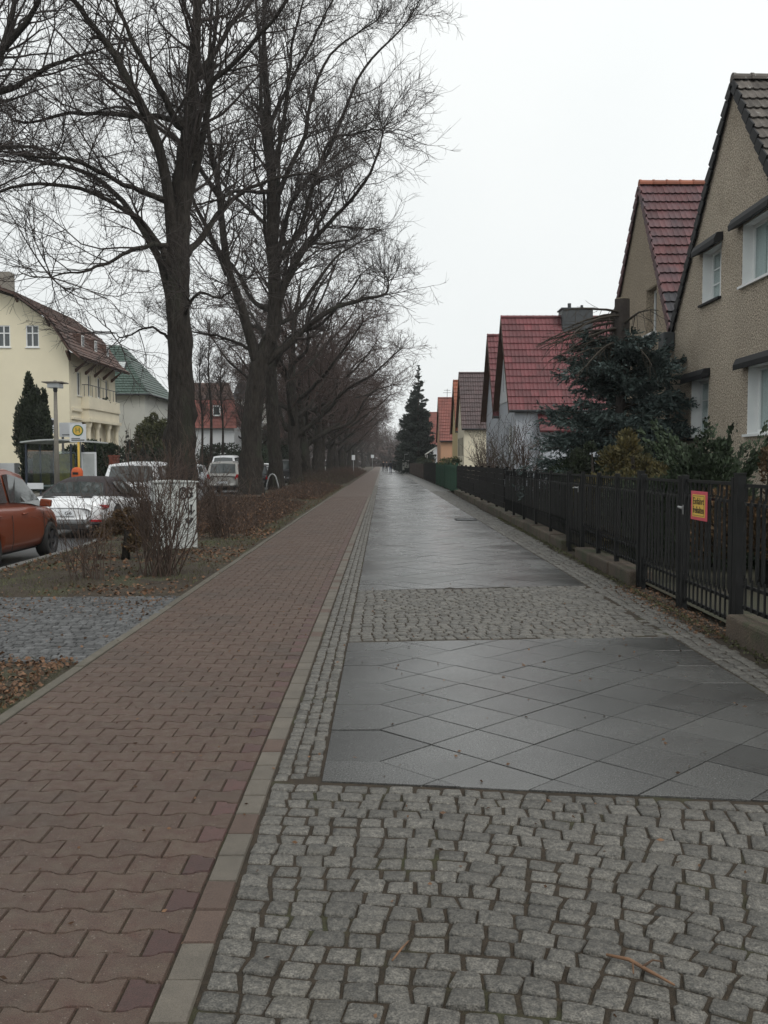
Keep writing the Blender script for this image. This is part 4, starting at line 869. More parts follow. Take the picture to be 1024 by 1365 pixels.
H6 = far_house('distant house with a dull red tiled roof, last before the tall spruce', 146, 7.4, 3.8, 9.2, 4.4, M_whitewall, M_tile_brick, [(145.2, 146.8, 5.4, 6.8)], overhang=.15)
cpn = thing('carport', 'grey lean-to canopy on white posts beside the peach house', 'canopy', (6.6, 120, 0))
MB().ext([(5.6, 119, 2.5), (7.0, 119, 3.4), (7.0, 119, 3.5), (5.6, 119, 2.6)], (0, 5, 0)).build('roof', M_greywall, cpn)
for y in (119.2, 123.8): MB().box(5.65, 5.77, y, y + .12, 0, 2.5).build('post', M_white, cpn)

# ---------------------------------------------------------------- fence on the right
def low_wall(label, y0, y1, n):
    t = thing('low_wall', label, 'low wall', (wall_x(y0), y0, 0), 0, 'low stone bases of the fence')
    for i in range(n):
        a, b = lerp(y0, y1, i / n), lerp(y0, y1, (i + 1) / n); xa, xb = wall_x(a), wall_x(b); h = .195 + random.uniform(-.02, .02); o = random.uniform(-.008, .008)
        MB().ext([(xa + o, a + .004, -.1), (xa + .30 + o, a + .004, -.1), (xb + .30 + o, b - .004, -.1), (xb + o, b - .004, -.1)], (0, 0, .1 + h)).build('stone_block', M_lowwall, t, bevel=.03)
    return t
low_wall('brown stone base under the nearest fence panel, right of the gate', 4.6, 8.15, 3)
low_wall('brown stone base under the fence between the wide gate and the small gate', 11.55, 15.02, 3)
low_wall('long brown stone base under the fence beyond the small gate', 16.35, 25.8, 8)
low_wall('stone base under the black board fence', 25.9, 46, 12)
# one picket: thin rod with a flat blade whose rounded ends step forward
def picket_mesh(h, wide=.058):
    m_ = MB(); r = .008; z0, z1 = .27, h - .12
    m_.box(-r, r, -r, r, 0, z0 - .02).box(-r, r, -r, r, z1 + .02, h)
    m_.ext([(-.011, -r, z0 - .05), (.011, -r, z0 - .05), (-.019, -wide / 2, z0 + .02), (-.035, -wide / 2, z0 + .02)][::-1], (0, 2 * r, 0)) if False else None
    prof = [(-wide / 2, z0 + .03), (-wide * .3, z0), (wide * .3, z0), (wide / 2, z0 + .03), (wide / 2, z1 - .03), (wide * .3, z1), (-wide * .3, z1), (-wide / 2, z1 - .03)]
    m_.ext([(-.022, y, z) for y, z in prof], (.012, 0, 0))
    m_.box(-.0221, .008, -.007, .007, z0 - .02, z0 + .001).box(-.0221, .008, -.007, .007, z1 - .001, z1 + .02)
    me = bpy.data.meshes.new('picket'); me.from_pydata(m_.v, [], m_.f); me.update(); me.materials.append(M_fence); return me
PK_H = 1.0; PK = picket_mesh(1.03); PKG = picket_mesh(1.20)
def fence_panel(name, label, cat, y0, y1, zb, zt, me, pitch=.132, posts=(), post_w=.06, handle=None, lower=True, thick_post=()):
    f = thing(name, label, cat, (wall_x(y0) + .13, y0, 0), 0, 'black metal fence along the footway' if name != 'gate' else None)
    fx = lambda y: wall_x(y) + .13
    def rail(z, hh):
        a, b = y0 + .01, y1 - .01; MB().ext([(fx(a) + .009, a, z), (fx(a) + .035, a, z), (fx(b) + .035, b, z), (fx(b) + .009, b, z)], (0, 0, hh)).build('rail', M_fence, f)
    rail(zt - .03, .03); rail(zb, .035)
    if lower: rail(zb + .19, .03)
    rail(zt - .19, .025)
    n = int((y1 - y0 - .06) / pitch); hgt = zt - zb - .03
    for i in range(n):
        y = y0 + .06 + (i + .3) * (y1 - y0 - .08) / n; o = bpy.data.objects.new('picket', me); C.objects.link(o); o.parent = f; o.location = (fx(y) - ORG[f.name][0], y - y0, zb + .002); o.scale = (1, 1, hgt / (1.03 if me is PK else 1.20)); o.rotation_euler = (0, random.gauss(0, .004), -.014)
    for y in posts: x = fx(y); MB().box(x - .025, x + .035, y - post_w / 2, y + post_w / 2, zb - .2, zt + .045).build('post', M_fence, f, bevel=.004)
    for y in thick_post:
        x = fx(y); MB().box(x - .035, x + .04, y - .045, y + .045, -.05, zt + .07).box(x - .04, x + .045, y - .05, y + .05, zt + .072, zt + .085).build('gatepost', M_fence, f)
    if handle:
        x = fx(handle[0]) - .03; k = handle[1]; hm = MB().box(x - .008, x, handle[0] - .012, handle[0] + .012, k - .045, k + .055).tube([(x - .012, handle[0], k + .03), (x - .055, handle[0], k + .035), (x - .06, handle[0] + handle[2], k + .025)], .011, 8); hm.build('handle', M_steel, f)
    return f
fence_panel('metal_fence', 'black picket fence panel on the stone base, right of the wide gate', 'fence', 5.2, 8.13, .26, 1.36, PK, posts=(6.6,))
fence_panel('gate', 'near leaf of the wide black gate carrying the yellow and pink sign', 'gate', 8.28, 9.80, .10, 1.37, PKG, posts=(8.33, 9.76), thick_post=(8.21,), handle=(9.70, 1.05, -.13))
fence_panel('gate', 'far leaf of the wide black gate, without a sign', 'gate', 9.86, 11.44, .10, 1.36, PKG, posts=(9.91, 11.38), thick_post=(11.52,))
fence_panel('metal_fence', 'short black picket fence panel between the wide gate and the small gate', 'fence', 11.58, 14.98, .26, 1.35, PK, posts=(12.75, 13.9))
fence_panel('gate', 'small black garden gate with a bright handle', 'gate', 15.08, 16.22, .14, 1.35, PKG, posts=(15.1, 16.2), handle=(15.3, 1.1, .13))
fence_panel('metal_fence', 'long black picket fence panel beyond the small gate', 'fence', 16.3, 25.7, .26, 1.34, PK, posts=(16.36, 18.2, 20.1, 22, 23.9, 25.6))
def board_fence(label, y0, y1, n, zb, zt, mat, boards=7, grp=None, thick=.03):
    f = thing('board_fence', label, 'fence', (wall_x(y0) + .1, y0, 0))
    for i in range(n):
        a, b = lerp(y0, y1, i / n), lerp(y0, y1, (i + 1) / n); xa, xb = wall_x(a) + .12, wall_x(b) + .12
        MB().box(xa + .032, xa + .11, a - .05, a + .05, -.05, zt + .04).build('post', mat, f)
        for k in range(boards):
            z0_, z1_ = lerp(zb, zt, k / boards), lerp(zb, zt, (k + 1) / boards) - .008; o = random.uniform(-.006, .006)
            MB().ext([(xa + o - .01, a + .008, z0_), (xa + thick + o - .01, a + .008, z0_), (xb + thick + o - .01, b - .008, z0_), (xb + o - .01, b - .008, z0_)], (0, 0, z1_ - z0_)).build('board', mat, f)
    return f
board_fence('solid black board fence between the picket fence and the green fence', 25.95, 46, 8, .27, 1.38, M_fence_wood, 7)
gf = thing('green_fence', 'bright green bar fence in the middle of the right side', 'fence', (3.68, 46, 0))
mm = MB(); y = 46.2
while y < 63.6: mm.box(3.66, 3.70, y, y + .04, .08, 1.40); y += .11
stuff(mm.build('bars', M_fence_green, gf)); MB().box(3.70, 3.73, 46.1, 63.7, .3, .36).box(3.70, 3.73, 46.1, 63.7, 1.2, 1.26).build('rail', M_fence_green, gf)
for y in (46.1, 50.5, 54.9, 59.3, 63.7): MB().box(3.64, 3.74, y - .05, y + .05, 0, 1.5).build('post', M_fence_green, gf)
board_fence('dark board fence following the green one', 64.2, 83, 6, .1, 1.5, M_fence_wood, 5)
board_fence('brown wooden fence far along the footway before the white cabinet', 83.5, 126, 10, .1, 1.4, M_fence_brown, 5)
board_fence('distant dark fence beyond the white cabinet', 131, 200, 10, .1, 1.4, M_fence_wood, 3)
def flat_text(body, size, name, mat, parent, loc, rot, width=None):
    cu = bpy.data.curves.new(name, 'FONT'); cu.body = body; cu.size = size; cu.align_x = 'CENTER'; cu.align_y = 'CENTER'; cu.extrude = .001; cu.resolution_u = 2
    t = bpy.data.objects.new(name, cu); C.objects.link(t); bpy.context.view_layer.update()
    me = bpy.data.meshes.new_from_object(t.evaluated_get(bpy.context.evaluated_depsgraph_get())); bpy.data.objects.remove(t)
    o = link(name, me, None, parent); me.materials.clear(); me.materials.append(mat)
    if width:
        xs = [v.co.x for v in me.vertices]; s = width / (max(xs) - min(xs)); o.scale = (s, 1, 1)
    o.location = loc; o.rotation_euler = rot; return o
# sign wired to the gate
sx, sy0, sy1, sz0, sz1 = wall_x(9.2) + .13 - .04, 8.93, 9.40, .975, 1.262
sg = thing('gate_sign', 'yellow sign with a pink border wired to the black gate', 'sign', (sx, 9.165, 1.12))
MB().box(sx - .006, sx, sy0, sy1, sz0, sz1).build('border', M_pink, sg, bevel=.003)
MB().box(sx - .0095, sx - .0062, sy0 + .055, sy1 - .055, sz0 + .033, sz1 - .033).build('panel', M_yellow, sg)
MB().box(sx - .0105, sx - .0098, sy0 + .075, sy0 + .081, sz0 + .045, sz1 - .045).box(sx - .0105, sx - .0098, sy1 - .081, sy1 - .075, sz0 + .045, sz1 - .045).box(sx - .0105, sx - .0098, sy0 + .081, sy1 - .081, sz0 + .045, sz0 + .049).box(sx - .0105, sx - .0098, sy0 + .081, sy1 - .081, sz1 - .049, sz1 - .045).build('line_border', M_ink, sg)
for w_, dz_ in (('Einfahrt', .042), ('freihalten', -.045)):
    flat_text(w_, .098, 'lettering', M_ink, sg, (-.0115, 0, dz_), (R(90), 0, R(-90)), .31)
# ---------------------------------------------------------------- gardens on the right
# topped blue spruce: sawn-off trunk standing out of drooping boughs
bs = spruce('topped_spruce', 'topped blue spruce with a sawn-off trunk in front of the tan house', 5.56, 21.8, 5.3, 2.12, M_spruce, 10, 20, 54, .105, .070, .16, top=.80, z0=1.0, seed=5, trunk_mat=M_stumpbark, taper=.34, nw=.16)
MB().tube([(5.56, 21.8, 3.9), (5.56, 21.8, 5.32)], [.185, .17], 14, cap=False).build('stump_top', M_stumpbark, bs, True)
MB().lathe([(.172, 5.315), (.165, 5.335), (.001, 5.338)], 14, Matrix.Translation((5.56, 21.8, 0))).build('cut_face', M_cutwood, bs)
keep = rng; rng = np.random.default_rng(21)
nb = 22; a = rng.uniform(0, 6.28, nb); o = np.stack([np.full(nb, 5.56), np.full(nb, 21.8), rng.uniform(4.1, 5.25, nb)], 1)
a = rng.uniform(1.7, 5.3, nb); a[:12] = rng.uniform(2.7, 4.1, 12)
P = grow(o, np.stack([np.cos(a), np.sin(a), np.full(nb, .12)], 1), rng.uniform(1.1, 2.2, nb), 7, .08, -.095); Rr = np.repeat(np.linspace(.036, .009, 8)[None], nb, 0)
o2, d2, t2, ix, pr = spawn(P, Rr, None, 12, .2, 1, .4, 1.0); d2[:, 2] -= .35; P2 = grow(o2, nrm(d2), rng.uniform(.25, .7, len(o2)), 4, .12, -.05); R2 = np.repeat(np.linspace(.008, .004, 5)[None], len(o2), 0)
np_mesh('bare_boughs', *merge([tubes(P, Rr, 5), tubes(P2, R2, 3)]), M_deadwood, bs, True); rng = keep
bushy('shrub', 'golden thuja behind the picket fence, below the spruce', 'shrub', 4.45, 16.6, 2.25, .92, .85, M_thuja_gold, 15000, .075, 18, seed=2, upright=.9)
bushy('shrub', 'dark green columnar thuja left of the golden one', 'shrub', 4.25, 18.9, 2.1, .6, .6, M_thuja, 9000, .075, 14, seed=3, upright=1.2)
bushy('shrub', 'dark yew mass at the left foot of the topped spruce', 'shrub', 4.55, 21.6, 2.0, .85, .9, M_juniper, 11000, .075, 18, seed=23, upright=.5)
bushy('shrub', 'dark evergreen between the columnar and the golden thuja', 'shrub', 4.9, 17.7, 2.3, .8, .8, M_thuja, 10000, .075, 16, seed=24, upright=.8)
bushy('shrub', 'low dark juniper right of the golden thuja', 'shrub', 4.75, 14.9, 1.95, .9, .9, M_juniper, 11000, .07, 16, seed=4, upright=.6)
bushy('shrub', 'rusty brown thuja behind the nearest fence panel', 'shrub', 4.65, 11.2, 2.0, .75, .8, M_thuja_rust, 13000, .06, 16, seed=6, upright=.8)
# spiky juniper with arching shoots reaching up the house wall
jn = bushy('shrub', 'spiky green juniper with arching shoots under the large window', 'shrub', 4.75, 13.4, 1.95, .85, .85, M_juniper, 12000, .07, 14, seed=9, upright=.9)
keep = rng; rng = np.random.default_rng(31); nb = 26; a = rng.uniform(0, 6.28, nb)
P = grow(np.stack([4.75 + np.cos(a) * .2, 13.4 + np.sin(a) * .2, np.full(nb, 1.0)], 1), np.stack([np.cos(a) * .8, np.sin(a) * .8, np.ones(nb)], 1), rng.uniform(.8, 1.5, nb), 8, .05, .01)
q, dd, tt, jx, pp = spawn(P, np.zeros((nb, 9)), None, 130, .1, 1, .25, .7); np_mesh('shoots', *leaf_faces(q + rng.normal(0, .025, q.shape), dd, .075, .02), M_juniper, jn); rng = keep
bushy('shrub', 'dark evergreen shrub by the downpipe of the tan house', 'shrub', 6.1, 19.2, 1.7, .7, .9, M_juniper, 8000, .08, 12, seed=10)
bushy('shrub', 'brown-green shrub beside the window of the tan house', 'shrub', 5.9, 12.6, 1.55, .7, .8, M_thuja_rust, 7000, .07, 12, seed=12)
for i, (x, y, h, s, lb) in enumerate([(4.9, 31, 2.6, 1.1, 'bare shrub nearest behind the black board fence'), (4.9, 36, 3.0, 1.3, 'bare fruit shrub before the blue-grey wall'), (4.8, 42, 3.1, 1.4, 'tallest bare shrub before the wine-red roof'), (5.4, 47, 2.8, 1.3, 'bare shrub beyond the wine-red house front')]):
    twiggy('bare_shrub', lb, 'shrub', x, y, h, s, 15, M_twig_brown if i % 2 == 0 else M_deadwood, seed=40 + i, r=.02, dens=1.1)
bushy('shrub', 'small evergreen tucked inside the black picket fence', 'shrub', 3.75, 13.6, .85, .16, .2, M_thuja, 1500, .05, 7, seed=15, shape='column')
bushy('hedge', 'low green hedge top showing over the dark fence, beyond the green one', 'hedge', 4.9, 74, 1.75, .7, 8, M_yellowgreen, 9000, .13, 30, seed=16, stem=False, shape='block')
bushy('hedge', 'dark hedge top over the brown wooden fence', 'hedge', 4.7, 102, 1.9, .7, 14, M_thuja, 9000, .16, 30, seed=17, stem=False, shape='block')
bushy('shrub', 'reddish-brown shrub by the grey lean-to canopy', 'shrub', 5.4, 113, 2.2, .9, 2.5, M_thuja_rust, 4000, .13, 12, seed=18)
bushy('shrub', 'round dark evergreen in front of the cream house', 'shrub', 5.2, 66, 1.9, .8, 1.4, M_juniper, 6000, .10, 12, seed=19)
spruce('spruce_tree', 'tall dark spruce standing over the end of the footway', 4.9, 128, 14.6, 2.9, M_fir, 24, 9, 24, .34, .06, .2, seed=50, taper=.95, nw=.17)
spruce('spruce_tree', 'shorter, wider dark conifer left of the tall spruce', 4.7, 146, 12.2, 3.3, M_fir, 20, 10, 22, .40, .04, .2, seed=51, taper=.7, nw=.13)
spruce('spruce_tree', 'dark conifer behind the tall spruce, filling the end of the footway', 7.0, 175, 12.5, 3.8, M_fir, 22, 12, 20, .5, .04, .2, seed=52, taper=.6, nw=.13)
cab = thing('cabinet', 'pale grey switch cabinet beside the far footway', 'cabinet', (3.2, 128.5, 0))
MB().box(2.75, 3.65, 128.2, 128.8, 0, 1.75).build('housing', M_whitewall, cab, bevel=.02); MB().box(2.72, 3.68, 128.15, 128.85, 1.752, 1.82).build('lid', M_greywall, cab)
for y0 in (2.78, 3.22): MB().box(y0, y0 + .40, 128.17, 128.198, .15, 1.7).build('door', M_greywall, cab)
nsn = thing('street_name_sign', 'small white plate on a thin post above the pale cabinet', 'sign', (3.05, 127.6, 0))
MB().tube([(3.0, 127.6, 0), (3.0, 127.6, 2.9)], .04, 8).build('post', M_steel, nsn); MB().box(3.0, 3.95, 127.58, 127.62, 2.55, 2.85).build('plate', M_signwhite, nsn)

# ---------------------------------------------------------------- planting on the verge at the left
twiggy('bare_shrub', 'dense bare reddish shrub in front of the grey utility box', 'shrub', -3.02, 12.5, 1.66, 1.0, 54, M_twig_brown, seed=60, r=.009, dens=.85)
twiggy('bare_shrub', 'thin bare shrub left of the dense one, before the white convertible', 'shrub', -3.85, 12.1, 1.25, .55, 20, M_twig_brown, seed=61, r=.007, dens=.9)
twiggy('bare_shrub', 'reddish bare shrub right behind the utility box', 'shrub', -3.2, 18.6, 1.35, .8, 34, M_twig_brown, seed=62, r=.009, dens=1.0)
twiggy('bare_shrub', 'bare shrub with rusty leaves at the foot of the straight lime trunk', 'shrub', -5.0, 21.5, 1.75, .9, 40, M_twig_red, seed=63, r=.009, dens=1.2)
twiggy('bare_shrub', 'bare shrub by the kerb between the convertible and the next cars', 'shrub', -4.6, 18.0, 1.5, .8, 30, M_twig_brown, seed=64, r=.009, dens=1.0)
bushy('shrub', 'small olive evergreen on a short stem before the utility box', 'shrub', -4.05, 14.6, .70, .36, .34, M_thuja_rust, 4500, .045, 12, seed=65, z0=.16)
def undergrowth(name, x0, x1, y0, y1, h, n, mat, seed, leaves=0, lm=None):
    """low bare thicket of arching stems: nobody could count them"""
    global rng
    keep, rng = rng, np.random.default_rng(seed); y = rng.uniform(y0, y1, n); x = lerp(x0, x1, rng.uniform(0, 1, n)); e = np.clip(np.minimum(x1 - x, 1.0), .2, 1)
    P = grow(np.stack([x, y, np.full(n, -.02)], 1), np.stack([rng.normal(0, .7, n), rng.normal(0, .7, n), np.ones(n)], 1), h * e * rng.uniform(.5, 1.2, n), 5, .2, -.02); Rr = np.repeat(np.linspace(.006, .003, 6)[None], n, 0)
    o, d, t, ix, pr = spawn(P, Rr, None, 5, .2, 1, .4, 1.1); P2 = grow(o, d, rng.uniform(.1, .3, len(o)), 2, .2, 0)
    st = stuff(np_mesh(name, *merge([tubes(P, Rr, 3), tubes(P2, np.full((len(o), 3), .003), 3)]), mat)); 
    if leaves:
        pk = rng.integers(0, n, leaves); q = P[pk, rng.integers(1, 5, leaves)] + rng.normal(0, .06, (leaves, 3)); D_ = nrm(rng.normal(size=q.shape)); stuff(np_mesh(name + '_leaves', *leaf_faces(q, D_, rng.uniform(.04, .09, leaves), .022), lm or M_leaf_litter))
    rng = keep
undergrowth('low_bare_thicket', -6.1, -2.75, 19.5, 33.5, .48, 3000, M_twig_brown, 70, 24000)
undergrowth('low_bare_thicket', -4.8, -2.6, 38, 58, .45, 2400, M_twig_brown, 71, 12000)
undergrowth('low_bare_thicket', -6.4, -2.6, 62, 95, .95, 2600, M_twig_red, 72, 9000, M_yellowgreen)
undergrowth('low_bare_thicket', -6.4, -2.6, 99, 150, 1.1, 2000, M_twig_red, 73, 8000)
def litter(name, n, x0, x1, y0, y1, mat, ln=(.03, .07), seed=1, z=(.0, .045), blade=False, dens=None):
    r_ = np.random.default_rng(seed); x, y = r_.uniform(x0, x1, n), r_.uniform(y0, y1, n); kx = np.array([kerb_x(v) for v in y]) + .15
    k = x > kx
    if dens: k &= r_.uniform(0, 1, n) < np.clip(.5 + .9 * np.sin(x * 2.1 + seed) * np.sin(y * 1.3 + x), .04, 1)
    x, y = x[k], y[k]; n = len(x); P = np.stack([x, y, r_.uniform(*z, n)], 1); D_ = r_.normal(size=(n, 3)); D_[:, 2] = D_[:, 2] * .22 if not blade else np.abs(D_[:, 2]) + 1.1
    l_ = r_.uniform(*ln, n); return stuff(np_mesh(name, *leaf_faces(P, nrm(D_), l_, l_ * (.36 if not blade else .07)), mat))
litter('fallen_leaves', 9000, -5.8, -2.38, 10.7, 22, M_leaf_litter, seed=80, dens=True)
litter('fallen_leaves', 9000, -6.4, -2.4, 18, 60, M_leaf_litter, seed=81)
litter('fallen_leaves', 16000, -5.8, -2.36, 3, 7.15, M_leaf_litter, (.02, .05), seed=82, z=(.0, .04))
litter('fallen_leaves', 2200, -5.6, -2.38, 7.1, 10.7, M_leaf_litter, (.015, .045), seed=86, z=(.0, .012), dens=True)
litter('sparse_grass', 16000, -5.8, -2.38, 10.6, 24, M_grassblade, (.03, .075), seed=83, z=(-.005, .02), blade=True, dens=True)
litter('sparse_grass', 9000, -5.8, -2.34, 4, 7.2, M_grassblade, (.02, .05), seed=84, z=(-.01, .015), blade=True, dens=True)
litter('sparse_grass', 5000, -3.4, -2.36, 20, 60, M_grassblade, (.04, .09), seed=85, z=(-.005, .02), blade=True)
# moss and weeds at the foot of the wall; a few leaves and twigs on the cobbles
r_ = np.random.default_rng(90); n = 2600; y = r_.uniform(4.5, 26, n); x = np.array([wall_x(v) for v in y]) - np.abs(r_.normal(0, .05, n)) - .005; P = np.stack([x, y, r_.uniform(-.015, .02, n)], 1); D_ = nrm(np.abs(r_.normal(size=(n, 3))) * [1, 1, 1] * np.sign(r_.normal(size=(n, 3)) + [0, 0, 9]))
stuff(np_mesh('weeds_by_wall', *leaf_faces(P, D_, r_.uniform(.02, .05, n), .008), M_grassblade))
n = 240; P = np.stack([r_.uniform(-.5, 2.9, n), r_.uniform(2.3, 12, n), np.full(n, .006)], 1); D_ = r_.normal(size=(n, 3)); D_[:, 2] *= .12; stuff(np_mesh('scattered_leaves', *leaf_faces(P, nrm(D_), r_.uniform(.012, .035, n), .007), M_leaf_litter))
n = 330; y = r_.uniform(2.4, 22, n); P = np.stack([r_.uniform(-2.3, -.55, n) - .25 * r_.uniform(0, 1, n) * (r_.uniform(0, 1, n) > .5), y, np.full(n, .006)], 1); D_ = r_.normal(size=(n, 3)); D_[:, 2] *= .12; stuff(np_mesh('scattered_leaves', *leaf_faces(P, nrm(D_), r_.uniform(.010, .032, n), .006), M_leaf_litter))
n = 900; y = r_.uniform(8.1, 11.6, n); P = np.stack([np.array([wall_x(v) for v in y]) + r_.normal(0, .14, n), y, np.full(n, .008)], 1); D_ = r_.normal(size=(n, 3)); D_[:, 2] *= .2; stuff(np_mesh('leaves_by_gate', *leaf_faces(P, nrm(D_), r_.uniform(.015, .05, n), .010), M_leaf_litter))
stk = thing('fallen_twig', 'small brown forked twig lying on the foreground cobbles', 'twig', (.78, 2.75, 0))
MB().tube([(.70, 2.83, .012), (.76, 2.79, .018), (.80, 2.74, .014), (.86, 2.66, .012)], [.004, .006, .006, .003], 6).tube([(.79, 2.75, .016), (.83, 2.78, .022), (.86, 2.785, .014)], [.005, .003, .002], 6).tube([(.77, 2.785, .016), (.755, 2.72, .013)], [.004, .002], 6).build('wood', M_leaf_litter, stk, True)
st2 = thing('fallen_twig', 'thin short twig on the cobbles near the paver border', 'twig', (.06, 2.86, 0))
MB().tube([(.03, 2.80, .010), (.06, 2.86, .016), (.085, 2.92, .010)], [.003, .004, .002], 6).build('wood', M_leaf_litter, st2, True)

# utility box with graffiti
ub = thing('utility_box', 'pale grey utility box with black graffiti behind the bare shrub', 'utility box', (-3.74, 16.5, 0), R(28))
hb = MB().box(-.33, .40, -.16, .16, .30, 1.19); hb.build('housing', M_box, ub, local=True, bevel=.012)
MB().box(-.34, .41, -.17, .17, -.05, .297).build('plinth', M_box, ub, local=True, bevel=.01); MB().ext([(-.36, -.19, 1.193), (.43, -.19, 1.193), (.43, -.19, 1.215), (.035, -.19, 1.235), (-.36, -.19, 1.215)], (0, .38, 0)).build('lid', M_box, ub, local=True)
gr = MB()
def scribble(pts, r=.016): gr.tube([(x, -.1635, z) for x, z in pts], r, 5)
scribble([(.16 + .07 * math.cos(t), 1.0 + .10 * math.sin(t)) for t in np.linspace(0, 6.6, 16)], .018); scribble([(.27 + .05 * math.cos(t), 1.01 + .09 * math.sin(t)) for t in np.linspace(.4, 6.4, 14)], .018)
scribble([(.10, .93), (.22, 1.08), (.33, .94)]); scribble([(.20, .80), (.22, .66), (.24, .80), (.27, .65)]); scribble([(.30, .80), (.30, .62), (.36, .70)]); scribble([(.2, .55), (.26, .47)], .022); scribble([(.24, .46), (.32, .56)], .022); scribble([(.14, 1.05), (.36, 1.09)], .012)
gr.build('graffiti', M_ink, ub, local=True)
hp = thing('metal_hoop', 'galvanised bicycle hoop standing between the lime trunks', 'bicycle hoop', (-5.68, 48, 0))
MB().tube([(-6.05, 48, -.1), (-5.98, 48, .35), (-5.86, 48, .78), (-5.78, 48, .90), (-5.68, 48, .94), (-5.58, 48, .90), (-5.50, 48, .78), (-5.38, 48, .35), (-5.31, 48, -.1)], .035, 10).build('tube', M_steel, hp, True)
for i, (x, y, h, w, lb) in enumerate([(-3.5, 112, 2.4, .4, 'small white sign on a post far down the tree row'), (-2.0, 185, 3.0, .6, 'white sign at the far end of the path')]):
    s = thing('post_sign', lb, 'sign', (x, y, 0)); MB().tube([(x, y, 0), (x, y, h)], .05, 8).build('post', M_steel, s); MB().box(x - w / 2, x + w / 2, y - .09, y - .06, h - .6, h).build('plate', M_signwhite, s)

# ---------------------------------------------------------------- people far down the footway
def person(label, x, y, rz, h, jacket, legs, phase):
    root = thing('person', label, 'person', (x, y, 0), rz); s = h / 1.75; a = phase
    vt = {'pelvis': (0, 0, .95, .15), 'waist': (0, 0, 1.10, .15), 'chest': (0, .0, 1.32, .18), 'neck': (0, .01, 1.50, .06), 'head': (0, .02, 1.60, .095), 'crown': (0, .01, 1.70, .085)}
    for q, sg_ in (('l', -1), ('r', 1)):
        f = a * sg_
        vt.update({q + 'hip': (sg_ * .09, 0, .90, .10), q + 'knee': (sg_ * .10, f * .22 + .04, .50, .07), q + 'ankle': (sg_ * .10, f * .36, .10, .05), q + 'toe': (sg_ * .11, f * .36 + .16, .04, .04),
                   q + 'sh': (sg_ * .19, 0, 1.40, .07), q + 'el': (sg_ * .25, -f * .12, 1.14, .055), q + 'wr': (sg_ * .26, -f * .20 + .06, .90, .04), q + 'ha': (sg_ * .26, -f * .22 + .08, .80, .035)})
    nm = list(vt); E_ = [('pelvis', 'waist'), ('waist', 'chest'), ('chest', 'neck'), ('neck', 'head'), ('head', 'crown')]
    for q in 'lr': E_ += [('pelvis', q + 'hip'), (q + 'hip', q + 'knee'), (q + 'knee', q + 'ankle'), (q + 'ankle', q + 'toe'), ('chest', q + 'sh'), (q + 'sh', q + 'el'), (q + 'el', q + 'wr'), (q + 'wr', q + 'ha')]
    me = bpy.data.meshes.new('body'); me.from_pydata([tuple(c * s for c in vt[k][:3]) for k in nm], [(nm.index(p), nm.index(q)) for p, q in E_], [])
    o = link('body', me, None, None); o.modifiers.new('skin', 'SKIN'); sv = me.skin_vertices[0].data
    for i, k in enumerate(nm): sv[i].radius = (vt[k][3] * s,) * 2
    sv[0].use_root = True; o.modifiers.new('sub', 'SUBSURF').levels = 1; o.modifiers['sub'].render_levels = 1
    bpy.context.view_layer.update(); m2 = bpy.data.meshes.new_from_object(o.evaluated_get(bpy.context.evaluated_depsgraph_get())); bpy.data.objects.remove(o)
    m2.materials.clear()
    for mt in (jacket, legs, M_skin, M_shoe): m2.materials.append(mt)
    for p in m2.polygons:
        z = p.center.z / s; hand = abs(p.center.x) / s > .2 and z < .9
        p.material_index = 2 if (z > 1.5 or hand) else 0 if z > .92 or abs(p.center.x) / s > .2 else 3 if z < .1 else 1; p.use_smooth = True
    b = bpy.data.objects.new('body', m2); C.objects.link(b); b.parent = root
    MB().lathe([(.02, 1.79 * s), (.075 * s, 1.77 * s), (.105 * s, 1.70 * s), (.108 * s, 1.62 * s), (.085 * s, 1.55 * s)], 10, Matrix.Translation((0, -.015, 0))).build('hair', M_hair, root, True, local=True)
person('person in a black jacket and blue jeans walking on the slab footway', 1.12, 127.5, 0, 1.78, M_jacket, M_jeans, 1)
person('person in dark clothes walking beside the one in jeans, farther away', .62, 141, R(180), 1.72, M_jacket2, M_trousers, -.8)
person('most distant walker, a small dark figure at the left of the footway', .15, 158, R(180), 1.75, M_jacket, M_trousers, .7)
